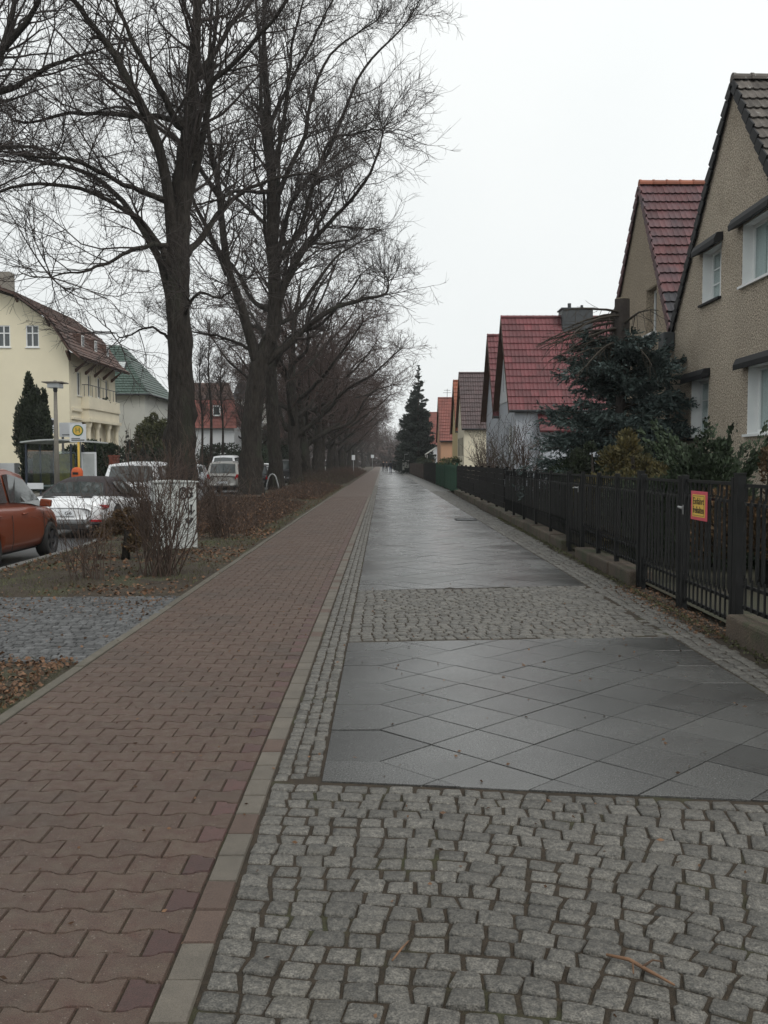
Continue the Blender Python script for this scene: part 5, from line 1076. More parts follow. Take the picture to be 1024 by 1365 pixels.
# ---------------------------------------------------------------- cars
def car(name, label, loc, rz, paint, L_=4.0, Wd=.86, kind='hatch', group='cars parked along the kerb', H=1.5, plate=None, glass=None, rim=None, roof_mat=None, detail=True, wheel_r=.31):
    t = thing(name, label, 'car', loc, rz, group); h = L_ / 2; k = H / 1.5; gl = M_carpane
    if kind == 'hatch':
        st = [(-h, .70, .46, .74), (-h + .04, .80, .36, .90), (-h + .25, .97, .24, .97), (-h * .5, 1, .20, .96), (0, 1, .19, .93), (h * .4, 1, .19, .91), (h * .62, .99, .20, .87), (h * .82, .95, .23, .78), (h * .94, .85, .28, .66), (h, .66, .36, .54)]
        gh = dict(yb=-h + .10, yr=-h + .42, ym=-.25, yf=h * .20, yw=h * .58, xr=.62, zb0=.95, zb1=.875, zr=1.43, zm=1.50, zf=1.41)
    elif kind == 'suv':
        st = [(-h, .82, .46, .88), (-h + .04, .92, .38, 1.02), (-h + .22, 1, .30, 1.05), (-h * .5, 1, .25, 1.05), (0, 1, .25, 1.03), (h * .4, 1, .25, 1.02), (h * .7, .98, .27, .98), (h * .88, .93, .32, .90), (h * .97, .86, .38, .76), (h, .74, .42, .66)]
        gh = dict(yb=-h + .08, yr=-h + .30, ym=-.3, yf=h * .24, yw=h * .52, xr=.68, zb0=1.02, zb1=1.0, zr=1.55, zm=1.62, zf=1.54)
    else:
        st = [(-h, .66, .42, .64), (-h + .05, .80, .33, .76), (-h + .25, .95, .24, .86), (-h * .62, 1.0, .20, .90), (-h * .30, .985, .18, .88), (0, .965, .18, .84), (h * .35, .965, .18, .82), (h * .66, .97, .19, .78), (h * .86, .91, .22, .68), (h * .96, .78, .28, .56), (h, .60, .32, .48)]
        gh = dict(yb=-h + .62, yr=-h + 1.32, ym=-.10, yf=.38, yw=1.12, xr=.56, zb0=.885, zb1=.82, zr=1.20, zm=1.285, zf=1.24)
    for q in ('zb0', 'zb1', 'zr', 'zm', 'zf'): gh[q] *= k
    ring, V, F = None, [], []
    for y, w, zb, zs in st:
        zb, zs = zb * (1 if k < 1.05 else 1.1), zs * k; w *= Wd; zm_ = lerp(zb, zs, .50)
        half = [(w * .80, zb), (w * .95, zb + .07), (w, zm_), (w * .985, lerp(zm_, zs, .6)), (w * .94, zs - .01), (w * .80, zs + .015), (w * .40, zs + .030)]
        V.append([(x, y, z) for x, z in half] + [(-x, y, z) for x, z in half[::-1]])
    n = len(V[0]); mb = MB(); vs = [p for r_ in V for p in r_]
    fs = [(i * n + j, i * n + (j + 1) % n, (i + 1) * n + (j + 1) % n, (i + 1) * n + j) for i in range(len(V) - 1) for j in range(n)] + [tuple(range(n)), tuple(range((len(V) - 1) * n, len(V) * n))[::-1]]
    body0 = mb.add(vs, [f[::-1] for f in fs]).build('body', paint, None, True)
    sb = body0.modifiers.new('s', 'SUBSURF'); sb.levels = 2
    ax = (-h * .62 if kind != 'cab' else -h * .545, h * .62 if kind != 'cab' else h * .56)
    cut = MB()
    for a in ax:
        cut.tube([(-2, a, wheel_r), (2, a, wheel_r)], wheel_r + .055, 28)
    c0 = cut.build('cut', None); bo = body0.modifiers.new('b', 'BOOLEAN'); bo.object = c0; bo.operation = 'DIFFERENCE'; bo.solver = 'EXACT'
    bpy.context.view_layer.update(); me = bpy.data.meshes.new_from_object(body0.evaluated_get(bpy.context.evaluated_depsgraph_get()))
    bpy.data.objects.remove(body0); bpy.data.objects.remove(c0); me.materials.clear(); me.materials.append(paint)
    b = bpy.data.objects.new('body', me); C.objects.link(b); b.parent = t
    # dark underbody and wheel wells
    MB().box(-Wd * .80, Wd * .80, -h + .2, h - .25, .20, .62).build('underbody', M_plastic, t, local=True)
    # cabin: closed shell plus glass set just proud of it
    g = gh; xb = Wd * .93; xr = g['xr']
    prof = [(g['yb'], g['zb0'] - .05, xb, g['zb0'] - .05), (g['yr'], g['zr'], xr, g['zb0']), (g['ym'], g['zm'], xr + .02, lerp(g['zb0'], g['zb1'], .5)), (g['yf'], g['zf'], xr, g['zb1']), (g['yw'], g['zb1'] - .05, xb * .96, g['zb1'] - .05)]
    cs = []
    for i, (y, z, x, zb) in enumerate(prof):
        cr = .0 if i in (0, 4) else .045
        cs += [(-xb, y, zb - .06), (-x, y, z), (-x * .5, y, z + cr * .8), (x * .5, y, z + cr * .8), (x, y, z), (xb, y, zb - .06)]
    fs = [(i * 6 + j, i * 6 + j + 1, (i + 1) * 6 + j + 1, (i + 1) * 6 + j) for i in range(4) for j in range(5)] + [(i * 6 + 5, i * 6, (i + 1) * 6, (i + 1) * 6 + 5) for i in range(4)]
    rf = MB().add(cs, fs).build('roof', roof_mat or paint, t, True, local=True); rf.modifiers.new('bevel', 'BEVEL').width = .03; rf.modifiers['bevel'].segments = 2; rf.modifiers['bevel'].limit_method = 'ANGLE'
    def roofline(y):
        for (y0, z0, x0, b0), (y1, z1, x1, b1) in zip(prof, prof[1:]):
            if y <= y1: f = max(0, (y - y0) / (y1 - y0)); return lerp(z0, z1, f), lerp(x0, x1, f), lerp(b0, b1, f)
        return prof[-1][1:]
    def side_pt(y, f, s, o=.012):       # f: 0 belt .. 1 roof edge
        z1, x1, zb = roofline(y); zb = zb + .01; return (s * (lerp(xb, x1, f) + o), y, lerp(zb, z1, f) + o * .4)
    def side_glass(nm, y0, y1, s):
        pts = [side_pt(lerp(y0, y1, i / 8), .10, s) for i in range(9)] + [side_pt(lerp(y1, y0, i / 8), .86, s) for i in range(9)]
        MB().ext(pts, (-s * .006, 0, 0)).build(nm, gl if kind != 'cab' or True else gl, t, local=True)
    sp = g['yf'] - .0; mid = lerp(g['yr'], g['yf'], .50) + .1
    for s in (-1, 1):
        if kind == 'cab': side_glass('side_window', g['yr'] + .28, g['yw'] - .26, s)
        else:
            side_glass('side_window', mid + .05, g['yw'] - .22, s); side_glass('side_window', g['yr'] + .18, mid - .05, s)
    def end_glass(nm, a, bb, f0=.10, f1=.90, wf=.88):
        (y0, z0, x0), (y1, z1, x1) = a, bb; n_ = Vector((0, z1 - z0, -(y1 - y0))).normalized(); n_ = n_ if n_.z > 0 else -n_; o = n_ * .014; vs = []
        for f in (f0, f1):
            for u in (-1, -.5, 0, .5, 1): vs.append(Vector((u * lerp(x0, x1, f) * wf, lerp(y0, y1, f), lerp(z0, z1, f) + .036 * (1 - abs(u)) * f)) + o)
        MB().add(vs, [(i, i + 1, i + 6, i + 5) for i in range(4)]).build(nm, gl, t, local=True)
    end_glass('rear_window', (g['yb'], g['zb0'] - .02, xb * .92), (g['yr'], g['zr'], xr))
    end_glass('windscreen', (g['yw'], g['zb1'] - .02, xb * .92), (g['yf'], g['zf'], xr))
    # wheels
    for a in ax:
        for s in (-1, 1):
            M = Matrix.Translation((s * (Wd - .105), a, wheel_r)) @ Matrix.Rotation(s * math.pi / 2, 4, 'Y'); r = wheel_r
            ty = MB().lathe([(r * .64, -.10), (r * .90, -.105), (r * .99, -.08), (r, -.03), (r, .04), (r * .985, .085), (r * .90, .108), (r * .66, .10), (r * .64, .05)], 26, M).build('wheel', M_tyre, t, True, local=True); ORG[ty.name] = (0, 0, 0)
            rm = MB().lathe([(r * .655, .098), (r * .60, .095), (r * .57, .04), (.001, .035)], 24, M).lathe([(.055, .036), (.055, .085), (.001, .09)], 12, M)
            for q in range(5):
                an = q * 2 * math.pi / 5; M2 = M @ Matrix.Rotation(an, 4, 'Z'); rm.box(.04, r * .60, -.028, .028, .045, .088, M=M2)
            rm.build('rim', rim or M_rim, ty, local=True)
    tz = g['zb0']
    if kind == 'cab':
        for s in (-1, 1):
            MB().ext([(s * .40, -h + .10, .70), (s * .40, -h + .07, .61), (s * .72, -h + .12, .61), (s * .90, -h + .30, .65), (s * .905, -h + .34, .71), (s * .74, -h + .16, .72)], (0, -.055, .012)).build('taillight', M_redlamp, t, local=True)
            MB().box(s * .72 - .16, s * .72 + .16, -h + .035, -h + .10, .37, .41).build('reflector', M_redlamp, t, local=True)
            MB().tube([(s * .55, -h + .15, .27), (s * .55, -h - .005, .265)], .05, 12).build('exhaust', M_steel, t, True, local=True)
        MB().box(-.62, .62, -h + .05, -h + .4, .20, .31).build('rear_valance', M_plastic, t, local=True, bevel=.02)
        MB().ext([(-.55, -h + .30, .875), (.55, -h + .30, .875), (.50, -h + .62, .945), (-.50, -h + .62, .945)], (0, 0, .02)).build('engine_grille', M_plastic, t, local=True)
        MB().tube([(-.66, -h + .36, .87), (0, -h + .30, .885), (.66, -h + .36, .87)], .025, 8).build('spoiler_lip', paint, t, True, local=True)
    else:
        for s in (-1, 1):
            MB().ext([(s * Wd * .70, -h + .10, tz - .28), (s * Wd * .93, -h + .17, tz - .26), (s * Wd * .93, -h + .15, tz - .03), (s * Wd * .80, -h + .10, tz - .02)], (0, -.12, 0)).build('taillight', M_redlamp, t, local=True, bevel=.015)
        MB().box(-Wd * .78, Wd * .78, -h - .02, -h + .15, .34, .46).build('rear_bumper', M_plastic, t, local=True, bevel=.03)
    for s in (-1, 1):
        MB().ext([(s * Wd * .50, h - .14, .60 * k), (s * Wd * .82, h - .33, .62 * k), (s * Wd * .88, h - .46, .74 * k), (s * Wd * .62, h - .24, .71 * k)], (0, .05, .02)).build('headlight', M_clearlamp, t, local=True, bevel=.01)
        mx, my, mz = s * (Wd + .07), g['yw'] - .42, g['zb1'] + .06
        MB().ext([(mx - .10, my + .05, mz - .05), (mx + .10, my + .02, mz - .06), (mx + .11, my + .02, mz + .06), (mx - .08, my + .05, mz + .08)], (0, -.09, 0)).build('mirror', paint if kind != 'cab' else M_car_white, t, local=True, bevel=.02)
        if detail:
            for y in ((mid - .42, mid + .62) if kind != 'cab' else (.0,)):
                # flush door handle and the seam around each door
                MB().tube([(s * (Wd * .99), y - .22, .80 * k), (s * (Wd + .02), y - .18, .805 * k), (s * (Wd + .02), y - .06, .805 * k), (s * (Wd * .99), y - .02, .80 * k)], .014, 6).build('door_handle', paint, t, True, local=True)
            for y in ((mid, g['yw'] - .30) if kind != 'cab' else (-.42, .92)):
                pts = [(s * (Wd * (.96 if z < .3 else 1.0 if z < .75 else .985) + .002), y - .03 * (z - .3), z) for z in (.28, .42, .56, .70, .82)]; MB().tube(pts, .005, 4).build('door_seam', M_plastic, t, local=True)
    pl = MB().box(-.26, .26, -h - .034, -h - .022, .56 if kind != 'cab' else .50, .67 if kind != 'cab' else .61); 
    p = pl.build('licence_plate', M_signwhite, t, local=True)
    if plate:
        flat_text(plate, .10, 'lettering', M_ink, p, (.13, -h - .036, .555), (R(90), 0, 0), .15)
    return t
Z = -.10
car('parked_car', 'copper-orange hatchback cut off by the left edge of the picture', (-6.60, 14.95, Z), 0, M_car_orange, 3.95, .85, 'hatch', rim=M_rim_dark, H=1.54)
car('parked_car', 'white convertible with a dark fabric roof closed, behind the orange hatchback', (-6.86, 22.15, Z), 0, M_car_white, 4.45, .92, 'cab', roof_mat=M_softtop, plate='G6', H=1.5, wheel_r=.335)
car('parked_car', 'white estate car parked ahead of the white convertible', (-7.45, 29.6, Z), 0, M_car_white, 4.4, .90, 'suv', H=1.52, glass=M_glass_dark)
car('parked_car', 'silver-brown people carrier, its tail lights beside the forked lime trunk', (-8.15, 49.5, Z), 0, M_car_silver, 4.2, .88, 'suv', H=1.55)
car('parked_car', 'black hatchback seen between two lime trunks behind the metal hoop', (-7.25, 54.8, Z), 0, M_car_black, 4.1, .87, 'hatch', H=1.5)
car('parked_car', 'black off-road car beyond the black hatchback, half behind a lime trunk', (-6.95, 66, Z), 0, M_car_black, 4.6, .93, 'suv', H=1.68)
car('parked_car', 'dark grey car past the black off-road car', (-7.6, 74.5, Z), 0, M_car_grey, 4.4, .9, 'hatch', H=1.55)
car('parked_car', 'white car farthest along the kerb, beyond the fifth lime', (-7.7, 90, Z), 0, M_car_white, 4.4, .9, 'suv', H=1.6)
car('parked_car', 'light silver car parked across the road, facing this way', (-12.6, 61, Z), R(180), M_car_light, 4.3, .89, 'hatch', group='cars across the road')
van = car('white_van', 'white high-roofed van beyond the silver people carrier', (-10.9, 66, Z), 0, M_car_white, 4.8, .95, 'suv', group='cars across the road', H=1.95)
car('parked_car', 'white car across the road under the distant trees', (-12.7, 100, Z), R(180), M_car_white, 4.3, .9, 'hatch', group='cars across the road')
car('parked_car', 'dark car across the road behind the hedge', (-13.0, 80, Z), R(180), M_car_grey, 4.3, .89, 'hatch', group='cars across the road')

# ---------------------------------------------------------------- bus stop and street furniture over the road
lamp = thing('street_lamp', 'concrete street lamp with a flat square head by the bus shelter', 'street lamp', (-13.6, 38.9, 0))
MB().tube([(-13.6, 38.9, -.1), (-13.6, 38.9, 2.4), (-13.6, 38.9, 4.45)], [.12, .095, .07], 12).build('post', M_concrete, lamp, True)
MB().lathe([(.06, 4.45), (.09, 4.50), (.09, 4.62)], 12, Matrix.Translation((-13.6, 38.9, 0))).build('collar', M_gutter, lamp)
MB().ext([(-13.86, 38.64, 4.62), (-13.34, 38.64, 4.62), (-13.34, 39.16, 4.62), (-13.86, 39.16, 4.62)], (0, 0, .20)).build('diffuser', M_clearlamp, lamp, bevel=.03)
MB().ext([(-14.02, 38.48, 4.822), (-13.18, 38.48, 4.822), (-13.18, 39.32, 4.822), (-14.02, 39.32, 4.822)], (0, 0, .045)).lathe([(.12, 4.867), (.06, 4.93), (.001, 4.94)], 10, Matrix.Translation((-13.6, 38.9, 0))).build('lamp_head', M_concrete, lamp)
bsx, bsy = -13.1, 40.2
stp = thing('bus_stop_sign', 'yellow bus stop pole with a white board and green H in a yellow disc', 'bus stop sign', (bsx, bsy, 0))
MB().tube([(bsx, bsy, -.1), (bsx, bsy, 3.05)], .05, 10).build('post', M_yellow, stp, True)
MB().box(bsx - .36, bsx + .36, bsy - .065, bsy - .052, 2.42, 3.18).build('board', M_signwhite, stp, bevel=.01)
dsc = Matrix.Translation((bsx, bsy - .072, 2.91)) @ Matrix.Rotation(math.pi / 2, 4, 'X')
MB().lathe([(.001, -.004), (.235, -.004), (.235, .006), (.001, .006)], 28, dsc).build('green_ring', M_signgreen, stp)
MB().lathe([(.001, .006), (.195, .006), (.195, .012), (.001, .012)], 28, dsc).build('yellow_disc', M_yellow, stp)
flat_text('H', .30, 'lettering', M_signgreen, stp, (0, -.086, 2.91), (R(90), 0, 0))
MB().box(bsx - .28, bsx + .28, bsy - .070, bsy - .066, 2.47, 2.52).box(bsx - .28, bsx + .10, bsy - .070, bsy - .066, 2.55, 2.58).build('small_print', M_gutter, stp)
bn = thing('litter_bin', 'orange litter bin hung on the bus stop pole', 'litter bin', (bsx + .02, bsy - .23, .5))
MB().lathe([(.02, .55), (.20, .56), (.235, .62), (.24, 1.15), (.20, 1.27), (.08, 1.33), (.01, 1.335)], 16, Matrix.Translation((bsx + .02, bsy - .30, 0))).build('shell', M_orangebin, bn, True)
MB().box(bsx - .10, bsx + .14, bsy - .545, bsy - .53, 1.02, 1.12).build('slot', M_plastic, bn)
sh = thing('bus_shelter', 'dark bus shelter with a curved pale roof behind the bus stop pole', 'bus shelter', (-14.9, 43.2, 0))
vs = [(lerp(-16.1, -13.35, i / 10), y, 2.30 + .22 * math.sin(math.pi * (.15 + .62 * i / 10)) + dz) for y in (41.4, 45.4) for dz in (0, .06) for i in range(11)]
fq = []
for a, b_, fl in ((0, 22, 0), (11, 33, 1)): fq += [(a + i, a + i + 1, b_ + i + 1, b_ + i) for i in range(10)]
fq += [(i, i + 1, 12 + i, 11 + i) for i in range(10)] + [(22 + i, 23 + i, 34 + i, 33 + i) for i in range(10)] + [(0, 11, 33, 22), (10, 21, 43, 32)]
MB().add(vs, fq).build('roof', M_poster, sh)
for x in (-15.9, -13.9):
    for y in (41.6, 43.3, 45.1): MB().box(x - .04, x + .04, y - .04, y + .04, -.05, 2.36).build('post', M_bluesteel, sh)
for y0, y1 in ((41.66, 43.24), (43.36, 45.04)): MB().box(-15.91, -15.89, y0, y1, .25, 2.1).build('glass_panel', M_glass, sh)
for y in (41.6, 45.1): MB().box(-15.84, -13.96, y - .012, y + .012, .25, 2.05).build('glass_panel', M_glass, sh)
MB().box(-15.7, -14.9, 45.03, 45.08, .45, 1.95).build('poster', M_posteryellow, sh)
MB().box(-15.8, -14.2, 43.0, 44.8, .42, .47).box(-15.2, -15.1, 43.2, 43.3, -.02, .42).box(-15.2, -15.1, 44.5, 44.6, -.02, .42).build('bench', M_poster, sh)
MB().box(-15.86, -15.15, 41.55, 41.585, .35, .62).build('sign_band', M_signwhite, sh)
inf = thing('poster_case', 'pale poster case on legs right of the bus shelter', 'poster case', (-13.25, 42.5, 0))
MB().box(-13.72, -13.05, 42.46, 42.54, .62, 2.0).build('frame', M_signwhite, inf, bevel=.01); MB().box(-13.65, -13.12, 42.45, 42.457, .69, 1.93).build('poster', M_poster, inf)
for x in (-13.66, -13.11): MB().box(x - .03, x + .03, 42.47, 42.53, -.05, .62).build('leg', M_steel, inf)
def banner(label, x0, x1, y, z0, z1, n):
    t = thing('company_board', label, 'board', ((x0 + x1) / 2, y, 0), 0, 'white boards by the cream house')
    MB().box(x0, x1, y, y + .06, z0, z1).build('panel', M_signwhite, t)
    c = lerp(x0, x1, .58); m_ = MB().ext([(c - .13, y - .012, z1 - .10), (c + .13, y - .012, z1 - .10), (c + .11, y - .012, z1 - .30), (c, y - .012, z1 - .44), (c - .11, y - .012, z1 - .30)], (0, .01, 0)); m_.build('emblem', M_ink, t)
    m_ = MB()
    for k in range(n): m_.box(lerp(x0, x1, .12), lerp(x0, x1, .88 - .2 * (k % 2)), y - .012, y - .002, z0 + .10 + k * .12, z0 + .14 + k * .12)
    m_.build('print_lines', M_gutter, t)
    for x in (x0 + .15, x1 - .15): MB().box(x - .05, x + .05, y + .062, y + .16, 0, z1).build('leg', M_steel, t)
banner('white company board with a dark emblem, right one behind the bus shelter', -18.0, -16.75, 52, 2.95, 3.75, 1)
banner('white company board with dark lines of print, left one beside the thujas', -20.0, -19.3, 55.5, 3.25, 4.15, 3)
bp = thing('gate_pillar', 'red brick gate pillar beside the round dark hedge', 'pillar', (-14.4, 50, 0))
for k in range(16):
    for i in range(2): MB().box(-14.62 + i * .225, -14.40 + i * .225, 49.78, 50.22, k * .115, k * .115 + .105).build('brick', M_brick, bp)
MB().box(-14.66, -14.14, 49.74, 50.26, 1.842, 1.92).build('cap', M_brick, bp)
bushy('thuja', 'taller of the two dark columnar thujas by the cream house', 'thuja', -18.95, 50.2, 7.1, .60, .7, M_thuja, 22000, .16, 40, seed=101, upright=1.3, shape='column', ground=0)
bushy('thuja', 'shorter dark columnar thuja leaning on the taller one', 'thuja', -17.95, 49.6, 5.9, .40, .5, M_thuja, 16000, .16, 34, seed=102, upright=1.3, shape='column', ground=0)
bushy('shrub', 'dark bushy evergreen at the foot of the two thujas', 'shrub', -16.9, 48.2, 2.2, 1.0, .9, M_juniper, 9000, .12, 16, seed=103, ground=0)
bushy('hedge', 'dark trimmed hedge at the left edge, before the cream house', 'hedge', -21.6, 50, 3.0, 1.5, 1.2, M_thuja, 12000, .13, 24, seed=104, ground=0, stem=False)
bushy('hedge', 'round dark hedge behind the bus shelter', 'hedge', -16.6, 54, 3.1, 2.3, 1.5, M_juniper, 16000, .14, 30, seed=105, ground=0, stem=False)
gbx = thing('planter', 'pale concrete box in the garden left of the thujas', 'planter', (-20.2, 50.5, 0)); pq = MB(); pq.box(-20.6, -19.8, 50.1, 50.2, 0, 1.5).box(-20.6, -19.8, 50.8, 50.9, 0, 1.5).box(-20.6, -20.5, 50.2, 50.8, 0, 1.5).box(-19.9, -19.8, 50.2, 50.8, 0, 1.5).build('walls', M_whitewall, gbx, bevel=.01); MB().box(-20.5, -19.9, 50.2, 50.8, 0, 1.4).build('soil', M_garden, gbx)
spruce('fir_tree', 'small young fir in front of the pale green-roofed house', -20.3, 74, 4.0, 1.1, M_fir, 9, 7, 10, .22, .03, .05, seed=110, taper=1.0, ground=0)
spruce('fir_tree', 'smallest young fir right of the other', -19.4, 75.5, 3.2, .9, M_fir, 8, 7, 10, .2, .03, .05, seed=111, taper=1.0, ground=0)
bushy('tree', 'yellow-green evergreen by the green-roofed house, left of the straight lime trunk', 'tree', -19.6, 80, 6.3, 2.0, 2.0, M_yellowgreen, 18000, .20, 30, seed=112, ground=0, upright=.5)
bushy('shrub', 'dark low evergreen below the yellow-green one', 'shrub', -18.6, 77, 3.0, 2.0, 1.6, M_juniper, 9000, .18, 20, seed=113, ground=0)
bushy('hedge', 'long dark hedge before the red-roofed house', 'hedge', -15.8, 92, 3.2, 2.6, 2.0, M_thuja, 14000, .2, 30, seed=114, ground=0, stem=False, shape='block')
bushy('hedge', 'dark hedge beyond the forked lime trunk across the road', 'hedge', -15.6, 110, 3.6, 1.6, 9.0, M_juniper, 14000, .22, 30, seed=115, ground=0, stem=False, shape='block')
bushy('tree', 'dark ivy-clad tree across the road behind the bumpy lime trunk', 'tree', -15.5, 128, 7.5, 2.2, 2.4, M_thuja, 12000, .25, 24, seed=116, ground=0)

# ---------------------------------------------------------------- houses over the road
def win_y(parent, yf, x0, x1, z0, z1, mull=True, depth=.12, frame=M_white):
    """window in a wall that faces the camera (-y)"""
    f = MB(); t = .07
    f.box(x0, x0 + t, yf - .01, yf + depth, z0, z1).box(x1 - t, x1, yf - .01, yf + depth, z0, z1).box(x0 + t, x1 - t, yf - .01, yf + depth, z0, z0 + t).box(x0 + t, x1 - t, yf - .01, yf + depth, z1 - t, z1)
    if mull: c = (x0 + x1) / 2; zz = lerp(z0, z1, .64); f.box(c - .045, c + .045, yf, yf + .06, z0 + t, z1 - t).box(x0 + t, c - .05, yf + .003, yf + .055, zz - .04, zz + .04).box(c + .05, x1 - t, yf + .003, yf + .055, zz - .04, zz + .04)
    w = f.build('window', frame, parent); ORG[w.name] = ORG[parent.name]
    MB().box(x0 + t * .6, x1 - t * .6, yf + .07, yf + .08, z0 + t * .6, z1 - t * .6).build('pane', M_pane, w); MB().box(x0 - .06, x1 + .06, yf - .10, yf - .012, z0 - .08, z0 - .01).build('sill', M_white, w)
ch = thing('apartment_house', 'large cream house with a mansard roof and balcony across the road', 'house', (-29, 72, 0))
YF, YB, XF = 65.7, 77.0, -22.0
gp = [(-36, 0), (XF, 0), (XF, 9.3), (-23.3, 11.35), (-25.5, 12.95), (-27.2, 13.5), (-30.8, 13.5), (-34.7, 11.35), (-36, 9.3)]
gw = [(-26.95, -26.05, 9.6, 11.1), (-24.95, -24.05, 9.6, 11.1), (-29.6, -28.7, 9.6, 11.1)]
MB().holed(gp, [[(a, c), (b, c), (b, d), (a, d)] for a, b, c, d in gw], lambda x, z: (x, YF, z), (0, .4, 0)).build('gable_wall', M_cream, ch)
for a in gw: win_y(ch, YF + .03, *a)
fw = [(67.4, 68.4, 6.35, 8.1), (69.9, 70.7, 6.5, 8.1), (72.2, 73.2, 6.5, 8.1), (74.3, 75.2, 6.5, 8.1), (67.5, 68.3, 2.4, 4.0)]
MB().holed([(YF + .402, 0), (YB, 0), (YB, 9.3), (YF + .402, 9.3)], [[(a, c), (b, c), (b, d), (a, d)] for a, b, c, d in fw], lambda y, z: (XF - .3, y, z), (.3, 0, 0)).build('street_wall', M_cream_pale, ch)
for a, b, c, d in fw: window(ch, XF, a, b, c, d, depth=.12, curtain=False, sill=True, sgn=-1, reveal=M_cream_pale)
MB().box(-36, -22.3, YB - .3, YB, 0, 9.3).box(-36, -35.7, YF + .41, YB - .31, 0, 9.3).build('rear_wall', M_cream, ch)
# mansard roof: steep lower tiles, shallow upper part, deep eaves on brackets
prf = [(-21.0, 8.75), (-21.75, 9.35), (-23.25, 11.5), (-25.45, 13.1), (-27.2, 13.7), (-30.8, 13.7), (-34.8, 11.5), (-36.9, 8.75)]
rb = MB()
for (xa, za), (xb_, zb_) in zip(prf, prf[1:]): rb.ext([(xa, YF - .75, za), (xb_, YF - .75, zb_), (xb_, YF - .75, zb_ + .16), (xa, YF - .75, za + .16)], (0, YB + .8 - YF + .75, 0))
crf = rb.build('roof', M_tile_rustbrown, ch); ORG[crf.name] = ORG[ch.name]
def courses(roof, p, q, y0, y1, mat, ln=.36):
    (xa, za), (xb_, zb_) = p, q; L_ = math.hypot(xb_ - xa, zb_ - za); n = int(L_ / ln); nx, nz = (zb_ - za) / L_, -(xb_ - xa) / L_; nx, nz = (nx, nz) if nz > 0 else (-nx, -nz); m_ = MB(); w = .30
    for j in range(n):
        a, b = j / n, (j + 1) / n
        for i in range(int((y1 - y0) / w)):
            y = y0 + i * w; o = random.uniform(.03, .055)
            m_.add([(lerp(xa, xb_, a) + nx * (.16 + o), y, lerp(za, zb_, a) + nz * (.16 + o)), (lerp(xa, xb_, a) + nx * (.16 + o + .02), y + w * .5, lerp(za, zb_, a) + nz * (.18 + o)), (lerp(xa, xb_, a) + nx * (.16 + o), y + w * .99, lerp(za, zb_, a) + nz * (.16 + o)),
                    (lerp(xa, xb_, b) + nx * .165, y + w * .99, lerp(za, zb_, b) + nz * .165), (lerp(xa, xb_, b) + nx * .165, y, lerp(za, zb_, b) + nz * .165), (lerp(xa, xb_, a) + nx * .10, y, lerp(za, zb_, a) + nz * .10), (lerp(xa, xb_, a) + nx * .10, y + w * .99, lerp(za, zb_, a) + nz * .10)], [(0, 1, 2, 3, 4), (5, 6, 2, 1, 0)])
    stuff(m_.build('tiles', mat, roof))
for i, (p, q) in enumerate(zip(prf[:5], prf[1:5])): courses(crf, p, q, YF - .75, YB + .75, M_tile_rustbrown)
MB().box(-27.6, -26.4, 66.6, 67.6, 13.5, 15.0).build('chimney', M_concrete, ch)
MB().ext([(-27.0, YF - .72, 13.87), (-31, YF - .72, 13.87), (-31, YF - .72, 13.99), (-27.0, YF - .72, 13.99)], (0, 6, 0)).build('ridge_tiles', M_tile_brick, ch)
for z, x in ((8.55, -22), (10.9, -23.4), (12.6, -25.6)): MB().ext([(x + .15, YF - .002, z + .1), (x + .15, YF - .70, z + .62), (x + .15, YF - .70, z + .74), (x + .15, YF - .002, z + .74)], (-.14, 0, 0)).build('bracket', M_board, ch)
for y in (67.0, 69.2, 71.4, 73.6, 75.8): MB().ext([(XF + .002, y, 8.0), (XF + .10, y, 8.0), (XF + .85, y, 8.74), (XF + .85, y, 8.84), (XF + .002, y, 8.2)], (0, .13, 0)).build('bracket', M_board, ch)
for y in (68.4, 71.5, 74.6):
    d = MB().box(-22.6, -22.0, y, y + .75, 9.9, 10.9).build('dormer', M_tile_rustbrown, ch); ORG[d.name] = ORG[ch.name]; MB().box(-21.99, -21.95, y + .12, y + .63, 10.0, 10.8).build('frame', M_white, d); MB().box(-21.948, -21.94, y + .19, y + .56, 10.07, 10.73).build('pane', M_pane, d)
# bay with loggia below and balcony above
bal = MB().box(XF + .002, XF + .60, 68.3, 76.3, 5.45, 5.75).box(XF + .002, XF + .52, 68.4, 76.2, 4.75, 5.448).box(XF + .002, XF + .68, 68.25, 76.35, 4.5, 4.748).build('balcony', M_cream_pale, ch); ORG[bal.name] = ORG[ch.name]
MB().box(XF + .42, XF + .57, 68.35, 76.25, 5.752, 6.35).box(XF + .01, XF + .418, 68.35, 68.5, 5.752, 6.35).build('parapet', M_cream_pale, bal)
rl = MB().tube([(XF + .05, 68.4, 7.2), (XF + .5, 68.4, 7.2), (XF + .5, 76.2, 7.2)], .03, 6)
for y in np.arange(68.4, 76.3, .9): rl.tube([(XF + .5, y, 6.35), (XF + .5, y, 7.2)], .02, 5)
rl.tube([(XF + .2, 68.4, 6.35), (XF + .2, 68.4, 7.2)], .02, 5).build('railing', M_gutter, bal)
for y in (68.7, 70.8, 73.6, 75.9): MB().lathe([(.26, 0), (.26, .3), (.20, .35), (.17, 3.9), (.22, 4.1), (.28, 4.2), (.28, 4.5)], 12, Matrix.Translation((XF + .36, y, 0))).build('column', M_cream_pale, ch, True)
for y0, y1 in ((69.3, 70.3), (71.6, 72.8), (74.3, 75.4)):
    dr = MB().box(XF + .002, XF + .04, y0, y1, .4, 3.4).build('loggia_door', M_board, ch); ORG[dr.name] = ORG[ch.name]; MB().box(XF + .042, XF + .05, y0 + .12, y1 - .12, 1.3, 3.25).build('pane', M_pane, dr)
